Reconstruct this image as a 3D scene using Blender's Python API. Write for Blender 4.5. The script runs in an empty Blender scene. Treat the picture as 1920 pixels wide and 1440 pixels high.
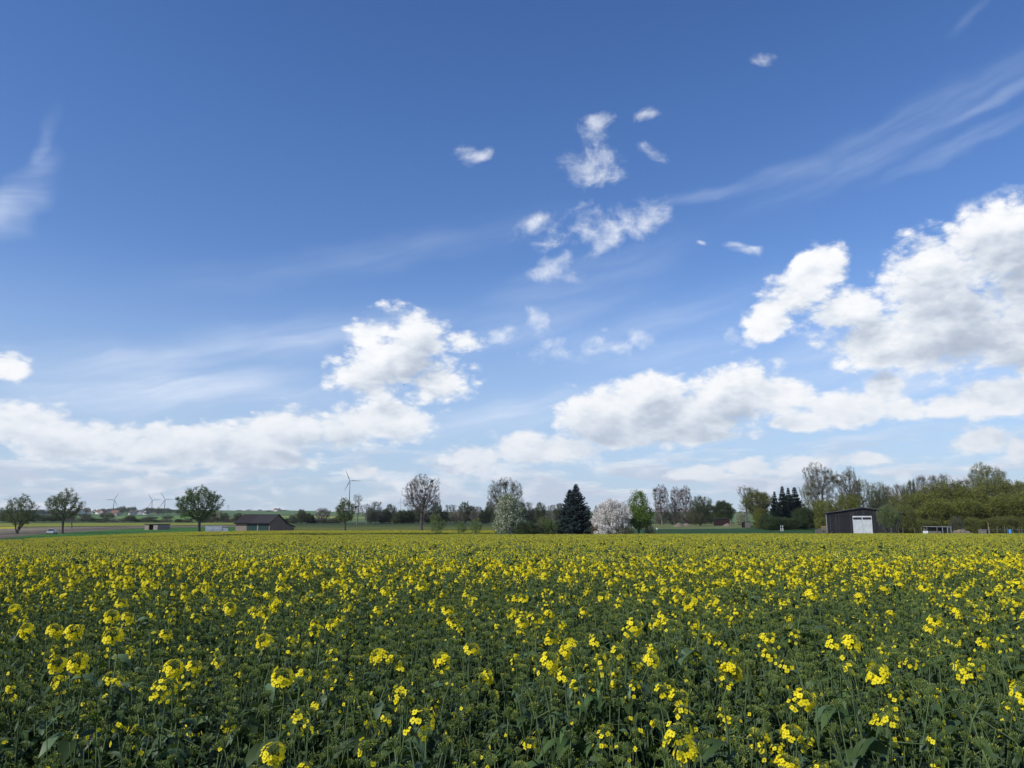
import bpy, math, random
import numpy as np
from mathutils import Vector, Matrix
R = math.radians
scene = bpy.context.scene

# ------------------------------------------------------------------ camera
F_PX, HORIZON, CAM_Z = 1442.0, 978.0, 1.6          # focal length and eye level as read off the photograph
PITCH = math.atan((HORIZON - 720.0) / F_PX)
cam_data = bpy.data.cameras.new("camera")
cam = bpy.data.objects.new("camera", cam_data)
scene.collection.objects.link(cam)
cam.location = (0, 0, CAM_Z)
cam.rotation_euler = (math.pi / 2 + PITCH, 0, 0)
cam_data.sensor_width = 36.0
cam_data.lens = 36.0 * F_PX / 1920.0
cam_data.clip_start = 0.05
cam_data.clip_end = 40000.0
scene.camera = cam
scene.render.resolution_x, scene.render.resolution_y = 1024, 768
scene.view_settings.view_transform = 'Standard'
scene.view_settings.look = 'None'
scene.view_settings.gamma = 1.0
scene.view_settings.exposure = 0.0

# ------------------------------------------------------------------ sun and sky
SUN_AZ, SUN_EL = -124.0, 40.0                        # azimuth from the view direction (left is negative), elevation
sun_data = bpy.data.lights.new("sun", 'SUN')
sun_data.energy = 4.1
sun_data.angle = R(0.6)
sun_data.color = (1.0, 0.955, 0.88)
sun = bpy.data.objects.new("sun", sun_data)
scene.collection.objects.link(sun)
sun_dir = Vector((math.sin(R(SUN_AZ)) * math.cos(R(SUN_EL)), math.cos(R(SUN_AZ)) * math.cos(R(SUN_EL)), math.sin(R(SUN_EL))))
sun.rotation_euler = sun_dir.to_track_quat('Z', 'Y').to_euler()
sun.location = (-40, -10, 60)

world = bpy.data.worlds.new("World")
scene.world = world
world.use_nodes = True


class NT:
    """tiny helper for building node trees"""
    def __init__(self, tree):
        self.t = tree
        self.t.nodes.clear()

    def n(self, kind, **kw):
        nd = self.t.nodes.new(kind)
        for k, v in kw.items():
            setattr(nd, k, v)
        return nd

    def put(self, sock, v):
        if isinstance(v, bpy.types.NodeSocket):
            self.t.links.new(v, sock)
        elif v is not None:
            sock.default_value = v

    def m(self, op, a, b=None, c=None, clamp=False):
        nd = self.n('ShaderNodeMath', operation=op)
        nd.use_clamp = clamp
        for i, v in enumerate((a, b, c)):
            self.put(nd.inputs[i], v)
        return nd.outputs[0]

    def v(self, op, a, b=None, c=None, out=0):
        nd = self.n('ShaderNodeVectorMath', operation=op)
        for i, x in enumerate((a, b, c)):
            if x is not None:
                self.put(nd.inputs[i], x)
        return nd.outputs[out]

    def scale(self, a, s):
        nd = self.n('ShaderNodeVectorMath', operation='SCALE')
        self.put(nd.inputs[0], a)
        self.put(nd.inputs[3], s)
        return nd.outputs[0]

    def noise(self, vec, scale, detail=4.0, rough=0.5, lac=2.0, dist=0.0, out=0, ntype='FBM', norm=True):
        nd = self.n('ShaderNodeTexNoise', noise_dimensions='3D')
        nd.noise_type = ntype
        try:
            nd.normalize = norm
        except Exception:
            pass
        self.put(nd.inputs['Vector'], vec)
        nd.inputs['Scale'].default_value = scale
        nd.inputs['Detail'].default_value = detail
        nd.inputs['Roughness'].default_value = rough
        nd.inputs['Lacunarity'].default_value = lac
        nd.inputs['Distortion'].default_value = dist
        return nd.outputs[out]

    def step(self, x, lo, hi, a=0.0, b=1.0, smooth=True):
        nd = self.n('ShaderNodeMapRange')
        nd.interpolation_type = 'SMOOTHSTEP' if smooth else 'LINEAR'
        self.put(nd.inputs[0], x)
        for i, v in enumerate((lo, hi, a, b)):
            self.put(nd.inputs[1 + i], v)
        return nd.outputs[0]

    def mix(self, f, a, b, blend='MIX'):
        nd = self.n('ShaderNodeMix', data_type='RGBA', blend_type=blend)
        self.put(nd.inputs[0], f)
        self.put(nd.inputs[6], a)
        self.put(nd.inputs[7], b)
        return nd.outputs[2]

    def ramp(self, f, stops):
        nd = self.n('ShaderNodeValToRGB')
        cr = nd.color_ramp
        while len(cr.elements) < len(stops):
            cr.elements.new(0.5)
        for e, (p, c) in zip(cr.elements, stops):
            e.position = p
            e.color = (c[0], c[1], c[2], 1)
        self.put(nd.inputs[0], f)
        return nd.outputs[0]


def azel(px, py):
    """azimuth and elevation (degrees) of the direction seen at a photograph position"""
    a, b = (px - 960.0) / F_PX, (720.0 - py) / F_PX
    f = math.cos(PITCH) - b * math.sin(PITCH)
    u = math.sin(PITCH) + b * math.cos(PITCH)
    return math.degrees(math.atan2(a, f)), math.degrees(math.atan2(u, math.hypot(a, f)))


# heaps of cumulus: centre, half sizes (photograph positions, turned into sky directions), looseness
CUMULUS = [
    (50, 795, 120, 42, 0), (150, 825, 150, 48, .05), (300, 838, 110, 42, 0), (420, 835, 130, 48, 0), (545, 808, 85, 42, 0),
    (470, 862, 130, 22, 0), (640, 805, 80, 48, 0), (735, 790, 75, 42, .05), (30, 685, 48, 30, 0), (300, 905, 70, 20, .1),
    (415, 905, 90, 14, .25), (60, 910, 60, 18, .35), (500, 915, 120, 20, .35),
    (690, 630, 62, 34, .08), (775, 635, 85, 56, .05), (862, 640, 62, 30, .1), (690, 710, 85, 55, .08), (815, 715, 75, 45, .1), (745, 680, 110, 60, .1),
    (950, 635, 32, 16, .15), (1005, 606, 24, 30, .16), (1038, 662, 38, 16, .15), (1165, 652, 50, 18, .2), (1207, 622, 30, 18, .15), (1120, 648, 28, 18, .2), (1131, 612, 13, 13, .2),
    (1120, 775, 78, 50, 0), (1215, 735, 75, 45, 0), (1270, 780, 170, 52, 0), (1370, 745, 110, 58, 0), (1460, 742, 66, 34, .05), (1180, 812, 120, 26, 0), (1300, 815, 100, 20, .05),
    (1655, 722, 46, 34, 0), (1605, 765, 85, 36, 0), (1505, 790, 65, 20, 0), (1690, 765, 60, 34, .1),
    (1440, 590, 52, 48, .08), (1548, 502, 52, 42, 0), (1495, 560, 75, 50, .1), (1735, 525, 110, 75, 0), (1855, 460, 115, 85, 0), (1800, 610, 180, 100, 0),
    (1640, 640, 120, 55, .03), (1960, 540, 130, 150, 0), (1930, 640, 120, 80, 0), (1855, 385, 70, 25, .2), (1355, 618, 36, 26, .22), (1590, 590, 85, 50, .08),
    (1870, 735, 110, 42, .05), (1775, 755, 55, 25, .1), (1840, 828, 72, 28, .05), (1920, 835, 45, 28, .05), (1760, 862, 52, 15, .15),
    (900, 862, 85, 30, .05), (985, 845, 80, 34, .02), (1065, 845, 80, 30, .05), (1160, 862, 150, 24, .25), (690, 885, 55, 20, .12), (765, 893, 70, 18, .15), (870, 890, 120, 22, .2), (620, 900, 40, 14, .25),
    (1300, 886, 62, 18, .08), (1400, 872, 62, 20, .05), (1490, 872, 62, 22, .05), (1622, 862, 48, 15, .1), (1690, 887, 26, 10, .2), (1440, 895, 160, 14, .3),
    (1118, 240, 30, 30, .28), (1118, 316, 66, 36, .14), (1127, 430, 54, 44, .16), (1218, 412, 50, 34, .18), (1030, 458, 34, 24, .14), (995, 425, 38, 22, .28),
    (1045, 508, 44, 20, .26), (1405, 470, 20, 13, .15), (886, 287, 28, 20, .32), (1415, 115, 30, 18, .34), (1232, 281, 24, 16, .3), (1335, 465, 16, 8, .28), (950, 480, 20, 14, .4), (1215, 215, 25, 18, .4),
]
# clouds outside the picture, so that the sky stays the same kind of sky all the way round (azimuth, elevation, half sizes in degrees)
FAR_CUMULUS = [(55, 14, 16, 9, .05), (90, 9, 22, 6, .05), (130, 16, 20, 9, .1), (170, 8, 25, 5, .05), (-150, 12, 18, 7, .1), (-60, 7, 18, 4, .05), (-95, 5, 16, 3, .1), (45, 35, 9, 5, .2), (-125, 30, 9, 5, .2)]
# thin high streaks: centre, half length, half width, slope (degrees), strength
STREAKS = [(1690, 250, 320, 44, 17, .20), (1820, 262, 170, 18, 14, .24), (1480, 325, 150, 26, 8, .20), (1340, 365, 110, 18, 2, .24), (25, 380, 105, 34, 60, .55), (68, 290, 80, 22, 80, .22),
           (330, 730, 330, 56, 3, .74), (250, 680, 260, 40, 6, .5), (560, 640, 330, 46, 10, .42), (1000, 600, 260, 60, 14, .22), (1000, 770, 300, 44, 8, .62),
           (1130, 640, 120, 60, 10, .25), (700, 480, 420, 40, 12, .13), (1290, 660, 240, 60, 8, .2), (1880, 175, 120, 14, 18, .25), (1840, 20, 60, 10, 25, .12), (1690, 700, 260, 56, 4, .50), (1250, 600, 300, 50, 12, .26), (1560, 660, 160, 40, 6, .40), (1100, 520, 260, 46, 14, .20)]


def build_world():
    s = NT(world.node_tree)
    out = s.n('ShaderNodeOutputWorld')
    bg = s.n('ShaderNodeBackground')
    bg.inputs['Strength'].default_value = 0.115
    s.t.links.new(bg.outputs[0], out.inputs[0])
    sky = s.n('ShaderNodeTexSky')
    sky.sky_type = 'NISHITA'
    sky.sun_disc = False
    sky.sun_elevation = R(SUN_EL)
    sky.sun_rotation = R(SUN_AZ)
    sky.altitude = 100
    sky.air_density = 1.0
    sky.dust_density = 0.3
    sky.ozone_density = 4.0
    d = s.n('ShaderNodeTexCoord').outputs['Generated']
    sep = s.n('ShaderNodeSeparateXYZ')
    s.put(sep.inputs[0], d)
    x, y, z = sep.outputs
    el = s.m('MULTIPLY', s.m('ARCSINE', z), 180 / math.pi)
    az = s.m('MULTIPLY', s.m('ARCTAN2', x, y), 180 / math.pi)

    def comb(a, b, c=0.0):
        nd = s.n('ShaderNodeCombineXYZ')
        s.put(nd.inputs[0], a); s.put(nd.inputs[1], b); s.put(nd.inputs[2], c)
        return nd.outputs[0]
    p = comb(az, el)
    blobs = []
    for cx, cy, rx, ry, c in CUMULUS:
        a0, e0 = azel(cx, cy)
        k = 1.0 / (math.cos(R(e0)) ** 2)
        k0 = 180 / math.pi / F_PX
        # local degrees per photograph pixel
        a1, _ = azel(cx + 10, cy)
        _, e1 = azel(cx, cy - 10)
        blobs.append((a0, e0, rx * abs(a1 - a0) / 10, ry * abs(e1 - e0) / 10, c))
    blobs += FAR_CUMULUS

    # small turbulent displacement shared by every look-up
    warp = s.v('SUBTRACT', s.noise(s.v('MULTIPLY', d, (1, 1, 1.5)), 9.0, 2.5, .55, out=1), (.5, .5, .5))
    pwarp = s.v('ADD', p, s.v('MULTIPLY', warp, (2.4, 1.5, 0)))

    def spread(q, items, k):
        dist = None
        for a0, e0, ra, re, c in items:
            l = s.v('LENGTH', s.v('MULTIPLY_ADD', q, (1 / ra, 1 / re, 0), (-a0 / ra, -e0 / re, 0)), out=1)
            if c:
                l = s.m('ADD', l, c * 1.5)
            dist = l if dist is None else s.m('SMOOTH_MIN', dist, l, k)
        return dist
    solid = [b for b in blobs if b[4] < .13 or b[2] > 8]
    loose = [(b[0], b[1], b[2] * 1.08, b[3] * 1.08, b[4] * .95 - .06) for b in blobs if b not in solid]
    dist = spread(pwarp, solid, .22)
    dloose = spread(s.v('ADD', pwarp, s.v('MULTIPLY', warp, (3.5, 3.5, 0))), loose, .18)
    big = [b for b in solid if b[2] * b[3] > 4.2]
    dup = spread(s.v('ADD', pwarp, (-.7, 1.7, 0)), big, .3)      # how much cloud stands above, on the sunny side
    dv = s.v('MULTIPLY', d, (1, 1, 1.7))
    n = s.noise(dv, 12.0, 8, .53, 2.1)
    bil = s.m('ABSOLUTE', s.m('SUBTRACT', s.noise(dv, 26.0, 4, .5, 2.2), .5))
    dvs = s.v('ADD', dv, (-.012, 0, .020))
    ns = s.noise(dvs, 12.0, 5, .53, 2.1)
    bs = s.m('ABSOLUTE', s.m('SUBTRACT', s.noise(dvs, 26.0, 2, .5, 2.2), .5))
    nc = s.m('SUBTRACT', n, .5)
    body = s.m('MINIMUM', s.m('SUBTRACT', 1.26, dist), .85)
    V = s.m('MULTIPLY_ADD', nc, 2.15, body)
    V = s.m('MULTIPLY_ADD', s.m('SUBTRACT', bil, .09), 2.0, V)
    cov = s.step(V, -.02, .54)
    torn = s.noise(s.v('ADD', s.v('MULTIPLY', d, (1, 1, 1.25)), s.scale(warp, .06)), 24.0, 7, .60, 2.1)
    V2 = s.m('MULTIPLY_ADD', s.m('SUBTRACT', torn, .5), 3.6, s.m('MINIMUM', s.m('SUBTRACT', 1.30, dloose), .66))
    V2 = s.m('ADD', V2, nc)
    cov2 = s.step(V2, .0, 1.75, 0.0, .90)
    relief = s.m('MULTIPLY_ADD', s.m('SUBTRACT', bil, bs), .8, s.m('MULTIPLY', s.m('SUBTRACT', n, ns), 1.15))
    shade = s.step(dup, 1.25, .15)                                # 0 at the lit rim .. 1 deep under the heap
    core = s.step(s.m('SUBTRACT', 1.2, dist), .05, .7)
    lit = s.m('MULTIPLY_ADD', s.m('MULTIPLY', shade, core), -.50, .86)
    lit = s.m('ADD', lit, relief, clamp=True)
    cloud_col = s.ramp(lit, [(0.0, (3.7, 4.2, 5.2)), (.3, (4.6, 5.15, 6.1)), (.55, (6.3, 6.8, 7.5)), (.8, (8.0, 8.25, 8.6)), (1.0, (8.9, 8.95, 9.1))])
    far = s.step(el, 1.0, 12.0)
    cloud_col = s.mix(s.m('MULTIPLY_ADD', far, -.40, .42), cloud_col, (5.6, 6.4, 7.5, 1))

    # clear sky, with the colour of a hazy spring horizon
    skyc = sky.outputs[0]
    grade = s.ramp(s.m('DIVIDE', el, 45.0, clamp=True), [(0.0, (.86, .93, 1.04)), (.3, (.88, 1.04, 1.30)), (.62, (.69, .94, 1.29)), (1.0, (.50, .78, 1.16))])
    skyc = s.mix(1.0, skyc, grade, 'MULTIPLY')
    veil = s.m('MULTIPLY', s.step(el, 20.0, -2.0), .70)
    skyc = s.mix(veil, skyc, (4.9, 6.1, 7.9, 1))
    # rows of far, flat cloud just over the horizon
    row = s.noise(s.v('MULTIPLY', d, (1, 1, 5.0)), 9.0, 6, .6, 2.1)
    rcol = s.ramp(s.noise(s.v('ADD', s.v('MULTIPLY', d, (1, 1, 5.0)), (-.01, 0, .035)), 9.0, 4, .6, 2.1), [(.38, (8.4, 8.6, 8.9)), (.60, (5.2, 5.8, 7.0))])
    ra = s.m('MULTIPLY', s.step(row, .44, .60), s.m('MULTIPLY', s.step(el, 7.5, 3.0), .8))
    skyc = s.mix(ra, skyc, rcol)

    # cirrus
    ca = None
    mpf = s.n('ShaderNodeMapping', vector_type='TEXTURE')
    s.put(mpf.inputs['Vector'], s.v('ADD', p, s.v('MULTIPLY', warp, (3.0, 1.5, 0))))
    mpf.inputs['Rotation'].default_value = (0, 0, R(13))
    mpf.inputs['Scale'].default_value = (13.0, 1.7, 1)
    fib = s.step(s.noise(mpf.outputs[0], 1.0, 5, .58, 2.1), .30, .74)
    pw = s.v('ADD', p, s.v('MULTIPLY', warp, (5, 2.4, 0)))
    for cx, cy, rl, rw, ang, st in STREAKS:
        a0, e0 = azel(cx, cy)
        k = 180 / math.pi / F_PX
        mp = s.n('ShaderNodeMapping', vector_type='TEXTURE')
        s.put(mp.inputs['Vector'], pw)
        mp.inputs['Location'].default_value = (a0, e0, 0)
        mp.inputs['Rotation'].default_value = (0, 0, R(ang))
        mp.inputs['Scale'].default_value = (rl * k, rw * k, 1)
        l = s.v('LENGTH', mp.outputs[0], out=1)
        a = s.step(l, 1.25, 0.0, 0.0, st)
        ca = a if ca is None else s.m('MAXIMUM', ca, a)
    ca = s.m('MULTIPLY', ca, s.m('MULTIPLY_ADD', fib, .95, .22), clamp=True)
    skyc = s.mix(ca, skyc, (6.6, 7.4, 8.8, 1))

    skyc = s.mix(cov2, skyc, (8.3, 8.6, 9.1, 1))
    col = s.mix(cov, skyc, cloud_col)
    below = s.step(z, -.002, -.03)
    col = s.mix(below, col, (1.2, 1.4, 1.2, 1))
    s.put(bg.inputs['Color'], col)


build_world()

world.cycles.sampling_method = 'MANUAL'
world.cycles.sample_map_resolution = 256

# ------------------------------------------------------------------ materials
def mat(name, col, rough=0.85, col2=None, scale=6.0, detail=4, spec=0.3, bump=0.0, bump_scale=20.0, transl=0.0, tcol=None, island=0.0, objvar=0.0, coords='Object', metal=0.0, vscale=(1, 1, 1), contrast=(.35, .65)):
    """procedural surface: base colour varied by noise, per leaf (island) and per object; optional bump and leaf translucency"""
    m = bpy.data.materials.new(name)
    m.use_nodes = True
    s = NT(m.node_tree)
    out = s.n('ShaderNodeOutputMaterial')
    b = s.n('ShaderNodeBsdfPrincipled')
    b.inputs['Roughness'].default_value = rough
    b.inputs['Metallic'].default_value = metal
    b.inputs['Specular IOR Level'].default_value = spec
    c = (*col, 1)
    tc = None
    if col2 is not None or bump:
        tc = s.n('ShaderNodeTexCoord').outputs[coords]
        if vscale != (1, 1, 1):
            tc = s.v('MULTIPLY', tc, vscale)
    if col2 is not None:
        f = s.step(s.noise(tc, scale, detail, .6), *contrast)
        c = s.mix(f, c, (*col2, 1))
    if island or objvar:
        hsv = s.n('ShaderNodeHueSaturation')
        v = None
        if island:
            r = s.n('ShaderNodeNewGeometry').outputs['Random Per Island']
            v = s.m('MULTIPLY_ADD', r, 2 * island, 1 - island)
        if objvar:
            r = s.n('ShaderNodeObjectInfo').outputs['Random']
            o = s.m('MULTIPLY_ADD', r, 2 * objvar, 1 - objvar)
            v = o if v is None else s.m('MULTIPLY', v, o)
            s.put(hsv.inputs['Hue'], s.m('MULTIPLY_ADD', r, objvar * .08, .5 - objvar * .04))
        s.put(hsv.inputs['Value'], v)
        s.put(hsv.inputs['Color'], c)
        c = hsv.outputs[0]
    s.put(b.inputs['Base Color'], c)
    if bump:
        bn = s.n('ShaderNodeBump')
        bn.inputs['Strength'].default_value = bump
        bn.inputs['Distance'].default_value = 0.02
        s.put(bn.inputs['Height'], s.noise(tc, bump_scale, 5, .6))
        s.put(b.inputs['Normal'], bn.outputs[0])
    sh = b.outputs[0]
    if transl:
        t = s.n('ShaderNodeBsdfTranslucent')
        s.put(t.inputs['Color'], (*tcol, 1) if tcol else c)
        mx = s.n('ShaderNodeMixShader')
        mx.inputs[0].default_value = transl
        s.t.links.new(sh, mx.inputs[1]); s.t.links.new(t.outputs[0], mx.inputs[2])
        sh = mx.outputs[0]
    s.t.links.new(sh, out.inputs[0])
    return m


M = {}
M['petal'] = mat('petal', (.94, .80, .022), .6, transl=.38, tcol=(.94, .82, .03), island=.10, spec=.2)
M['bud'] = mat('bud', (.25, .29, .05), .6, transl=.15, island=.30, spec=.3)
M['bud_green'] = mat('bud_green', (.12, .18, .045), .6, transl=.15, island=.30, spec=.3)
M['rape_stem'] = mat('rape_stem', (.080, .118, .045), .7, island=.25, spec=.15)
M['rape_leaf'] = mat('rape_leaf', (.050, .087, .024), .58, transl=.20, tcol=(.08, .14, .02), island=.35, objvar=.15, spec=.28)
M['rape_leaf_pale'] = mat('rape_leaf_pale', (.069, .111, .046), .52, transl=.15, tcol=(.08, .14, .03), island=.3, objvar=.15, spec=.4)
M['bark'] = mat('bark', (.060, .052, .045), .95, (.10, .092, .08), 3.0, bump=.4)
M['bark_grey'] = mat('bark_grey', (.12, .11, .10), .95, (.19, .18, .165), 3.0, bump=.3)
M['twig_brown'] = mat('twig_brown', (.14, .12, .10), .9, island=.2)
M['twig_grey'] = mat('twig_grey', (.19, .17, .155), .9, island=.2)
M['twig_pink'] = mat('twig_pink', (.17, .125, .115), .9, island=.2)
def leafmat(name, c, isl=.35, tr=.3):
    return mat(name, c, .6, transl=tr, tcol=(c[0] * 1.5, c[1] * 1.45, c[2]), island=isl, objvar=.10, spec=.25)
M['leaf_olive'] = leafmat('leaf_olive', (.085, .095, .035))
M['leaf_green'] = leafmat('leaf_green', (.055, .095, .022))
M['leaf_spring'] = leafmat('leaf_spring', (.105, .175, .025))
M['leaf_fresh'] = leafmat('leaf_fresh', (.145, .205, .028), .25)
M['leaf_dark'] = leafmat('leaf_dark', (.042, .064, .024))
M['leaf_grey'] = leafmat('leaf_grey', (.105, .125, .070))
M['leaf_willow'] = leafmat('leaf_willow', (.17, .23, .075))
M['leaf_hazel'] = leafmat('leaf_hazel', (.19, .205, .028))
M['leaf_rust'] = leafmat('leaf_rust', (.16, .10, .03))
M['leaf_bronze'] = leafmat('leaf_bronze', (.11, .085, .055))
M['needle'] = mat('needle', (.014, .028, .022), .6, island=.45, spec=.2)
M['needle_blue'] = mat('needle_blue', (.025, .042, .040), .6, island=.45, spec=.2)
M['blossom'] = mat('blossom', (.88, .86, .79), .7, transl=.25, tcol=(.7, .62, .64), island=.12, spec=.1)
M['blossom_green'] = mat('blossom_green', (.74, .76, .60), .7, transl=.25, tcol=(.5, .55, .4), island=.15, spec=.1)
M['white_paint'] = mat('white_paint', (.62, .63, .65), .5, (.50, .51, .52), 1.5)
M['white_door'] = mat('white_door', (.56, .58, .60), .6, (.46, .48, .50), 1.2)
M['glass_dark'] = mat('glass_dark', (.02, .022, .03), .15, spec=.6)
M['shade_black'] = mat('shade_black', (.012, .012, .012), .9)  # black colour standing in for the shade inside open huts
M['brick'] = mat('brick', (.20, .155, .125), .9, (.27, .22, .185), 5.0, bump=.3)
M['block'] = mat('block', (.24, .20, .175), .9, (.30, .26, .23), 3.0, bump=.3)
M['render_wall'] = mat('render_wall', (.25, .185, .14), .9, (.20, .15, .115), .8, bump=.2)
M['tile_dark'] = mat('tile_dark', (.020, .016, .018), .95, (.03, .026, .03), 2.5, bump=.5, vscale=(1, 4, 1))
M['tile_grey'] = mat('tile_grey', (.040, .036, .040), .95, (.028, .026, .028), 2.5, bump=.5, vscale=(1, 4, 1))
M['green_door'] = mat('green_door', (.012, .050, .045), .6, (.009, .04, .037), 1.5)
M['board_dark'] = mat('board_dark', (.011, .012, .016), .85, (.022, .022, .026), 1.2, vscale=(6, 6, .5))
M['board_light'] = mat('board_light', (.075, .072, .070), .85, (.05, .05, .05), 1.2, vscale=(6, 6, .5))
M['roof_grey'] = mat('roof_grey', (.07, .068, .075), .8, (.05, .05, .055), 1.0)
M['maroon'] = mat('maroon', (.030, .012, .014), .8, (.022, .010, .012), 1.0)
M['wood_pale'] = mat('wood_pale', (.32, .24, .165), .85, (.25, .17, .115), 4.0)
M['wood_grey'] = mat('wood_grey', (.17, .16, .145), .9, (.12, .11, .10), 4.0)
M['metal_grey'] = mat('metal_grey', (.28, .29, .31), .5, metal=.2)
M['turbine'] = mat('turbine', (.20, .20, .215), .5)
M['plastic_white'] = mat('plastic_white', (.75, .75, .75), .5)
M['plastic_black'] = mat('plastic_black', (.03, .03, .03), .6)
M['plastic_blue'] = mat('plastic_blue', (.05, .25, .55), .5)
M['tile_red'] = mat('tile_red', (.22, .10, .075), .85, (.16, .08, .06), .5)
M['tile_brown'] = mat('tile_brown', (.09, .07, .07), .85, (.12, .09, .09), .5)
M['house_white'] = mat('house_white', (.62, .60, .57), .85)
M['house_beige'] = mat('house_beige', (.42, .37, .32), .85)
M['earth'] = mat('earth', (.20, .165, .12), .95, (.13, .105, .08), 1.5, bump=.5, bump_scale=3)
M['feather'] = mat('feather', (.02, .02, .022), .7)
M['tyre'] = mat('tyre', (.02, .02, .02), .8)


# ------------------------------------------------------------------ mesh collecting
class MB:
    """collects vertices and faces (numpy blocks) for ONE mesh"""
    def __init__(self):
        self.v, self.f, self.n = [], [], 0      # f: list of (faces array, material index)

    def add(self, v, f, mi=0):
        v = np.asarray(v, dtype=np.float64).reshape(-1, 3)
        f = np.asarray(f, dtype=np.int64)
        self.v.append(v)
        self.f.append((f + self.n, mi))
        self.n += len(v)

    def merge(self, o, loc=(0, 0, 0), rz=0.0, s=1.0, tilt=None, mimap=None):
        m = Matrix.Translation(loc) @ (tilt or Matrix.Identity(4)) @ Matrix.Rotation(rz, 4, 'Z') @ Matrix.Scale(s, 4)
        a = np.array(m)
        for v in o.v:
            self.v.append(v @ a[:3, :3].T + a[:3, 3])
        for f, mi in o.f:
            self.f.append((f + self.n, mi if mimap is None else mimap[mi]))
        self.n += o.n

    def box(self, lo, hi, mi=0, m=None):
        x0, y0, z0 = lo; x1, y1, z1 = hi
        v = np.array([(x0, y0, z0), (x1, y0, z0), (x1, y1, z0), (x0, y1, z0), (x0, y0, z1), (x1, y0, z1), (x1, y1, z1), (x0, y1, z1)], float)
        if m is not None:
            a = np.array(m); v = v @ a[:3, :3].T + a[:3, 3]
        self.add(v, [(0, 3, 2, 1), (4, 5, 6, 7), (0, 1, 5, 4), (1, 2, 6, 5), (2, 3, 7, 6), (3, 0, 4, 7)], mi)

    def prism(self, prof, y0, y1, mi=0, axis='y'):
        """closed profile [(x, z)...] (counter-clockwise seen from -y) pushed from y0 to y1"""
        n = len(prof)
        a = [(x, y0, z) for x, z in prof]; b = [(x, y1, z) for x, z in prof]
        if axis == 'x':
            a = [(y0, x, z) for x, z in prof]; b = [(y1, x, z) for x, z in prof]
        self.add(a + b, [(i, (i + 1) % n, n + (i + 1) % n, n + i) for i in range(n)], mi)
        for ring in (list(range(n))[::-1], list(range(n, 2 * n))):
            self.v.append(np.zeros((0, 3)))
            self.f.append((np.array([[r + self.n - 2 * n for r in ring]]), mi))

    def tubes(self, A, B, ra, rb, sides=4, mi=0):
        """many tapered tube pieces at once"""
        A = np.asarray(A, float).reshape(-1, 3); B = np.asarray(B, float).reshape(-1, 3)
        n = len(A)
        if not n:
            return
        ra = np.broadcast_to(np.asarray(ra, float), (n,)); rb = np.broadcast_to(np.asarray(rb, float), (n,))
        d = B - A
        d /= np.maximum(np.linalg.norm(d, axis=1, keepdims=True), 1e-9)
        h = np.where(np.abs(d[:, 2:3]) > .9, np.array([[1., 0, 0]]), np.array([[0, 0, 1.]]))
        u = np.cross(d, h); u /= np.linalg.norm(u, axis=1, keepdims=True)
        w = np.cross(d, u)
        t = np.arange(sides) * 2 * np.pi / sides
        ring = u[:, None, :] * np.cos(t)[None, :, None] + w[:, None, :] * np.sin(t)[None, :, None]
        V = np.concatenate([A[:, None, :] + ring * ra[:, None, None], B[:, None, :] + ring * rb[:, None, None]], axis=1)
        base = (np.arange(n) * 2 * sides)[:, None]
        F = [np.stack([base[:, 0] + i, base[:, 0] + (i + 1) % sides, base[:, 0] + sides + (i + 1) % sides, base[:, 0] + sides + i], 1) for i in range(sides)]
        self.add(V.reshape(-1, 3), np.concatenate(F), mi)

    def path(self, pts, radii, sides=6, mi=0):
        pts = np.asarray(pts, float); radii = np.asarray(radii, float)
        k = len(pts)
        d = np.gradient(pts, axis=0); d /= np.maximum(np.linalg.norm(d, axis=1, keepdims=True), 1e-9)
        h = np.array([1., 0, 0]) if abs(d[0, 2]) > .7 else np.array([0, 0, 1.])
        u = np.cross(d, h); u /= np.linalg.norm(u, axis=1, keepdims=True); w = np.cross(d, u)
        t = np.arange(sides) * 2 * np.pi / sides
        V = pts[:, None, :] + (u[:, None, :] * np.cos(t)[None, :, None] + w[:, None, :] * np.sin(t)[None, :, None]) * radii[:, None, None]
        F = [(r * sides + i, r * sides + (i + 1) % sides, (r + 1) * sides + (i + 1) % sides, (r + 1) * sides + i) for r in range(k - 1) for i in range(sides)]
        self.add(V.reshape(-1, 3), F, mi)
        self.f.append((np.array([[self.n - sides + i for i in range(sides)]]), mi))
        self.f.append((np.array([[self.n - k * sides + i for i in range(sides)][::-1]]), mi))

    def leaves(self, P, size, rng, mi=0, up=0.0, aspect=.55, N=None, bend=.15):
        """leaf blades (folded kites) at points P"""
        P = np.asarray(P, float).reshape(-1, 3); n = len(P)
        if not n:
            return
        d = rng.normal(size=(n, 3)); d[:, 2] += up; d /= np.linalg.norm(d, axis=1, keepdims=True)
        s = rng.normal(size=(n, 3)); s = np.cross(d, s); s /= np.linalg.norm(s, axis=1, keepdims=True)
        q = np.cross(d, s)
        L = (np.broadcast_to(size, (n,)) * rng.uniform(.65, 1.35, n))[:, None]
        V = np.stack([P, P + d * L * .45 + s * L * aspect * .5 - q * L * bend * .5, P + d * L, P + d * L * .45 - s * L * aspect * .5 - q * L * bend * .5], 1)
        b = np.arange(n) * 4
        self.add(V.reshape(-1, 3), np.stack([b, b + 1, b + 2, b + 3], 1), mi)

    def mesh(self, name, mats, smooth=False):
        me = bpy.data.meshes.new(name)
        V = np.concatenate(self.v) if self.v else np.zeros((0, 3))
        tot = [np.zeros(0, int)]; mi = [np.zeros(0, int)]; idx = [np.zeros(0, int)]
        for f, m in self.f:
            if len(f):
                tot.append(np.full(len(f), f.shape[1])); mi.append(np.full(len(f), m)); idx.append(f.reshape(-1))
        tot = np.concatenate(tot); mi = np.concatenate(mi); idx = np.concatenate(idx)
        if not len(tot):
            return me
        me.vertices.add(len(V)); me.vertices.foreach_set('co', V.reshape(-1).astype(np.float32))
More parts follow.
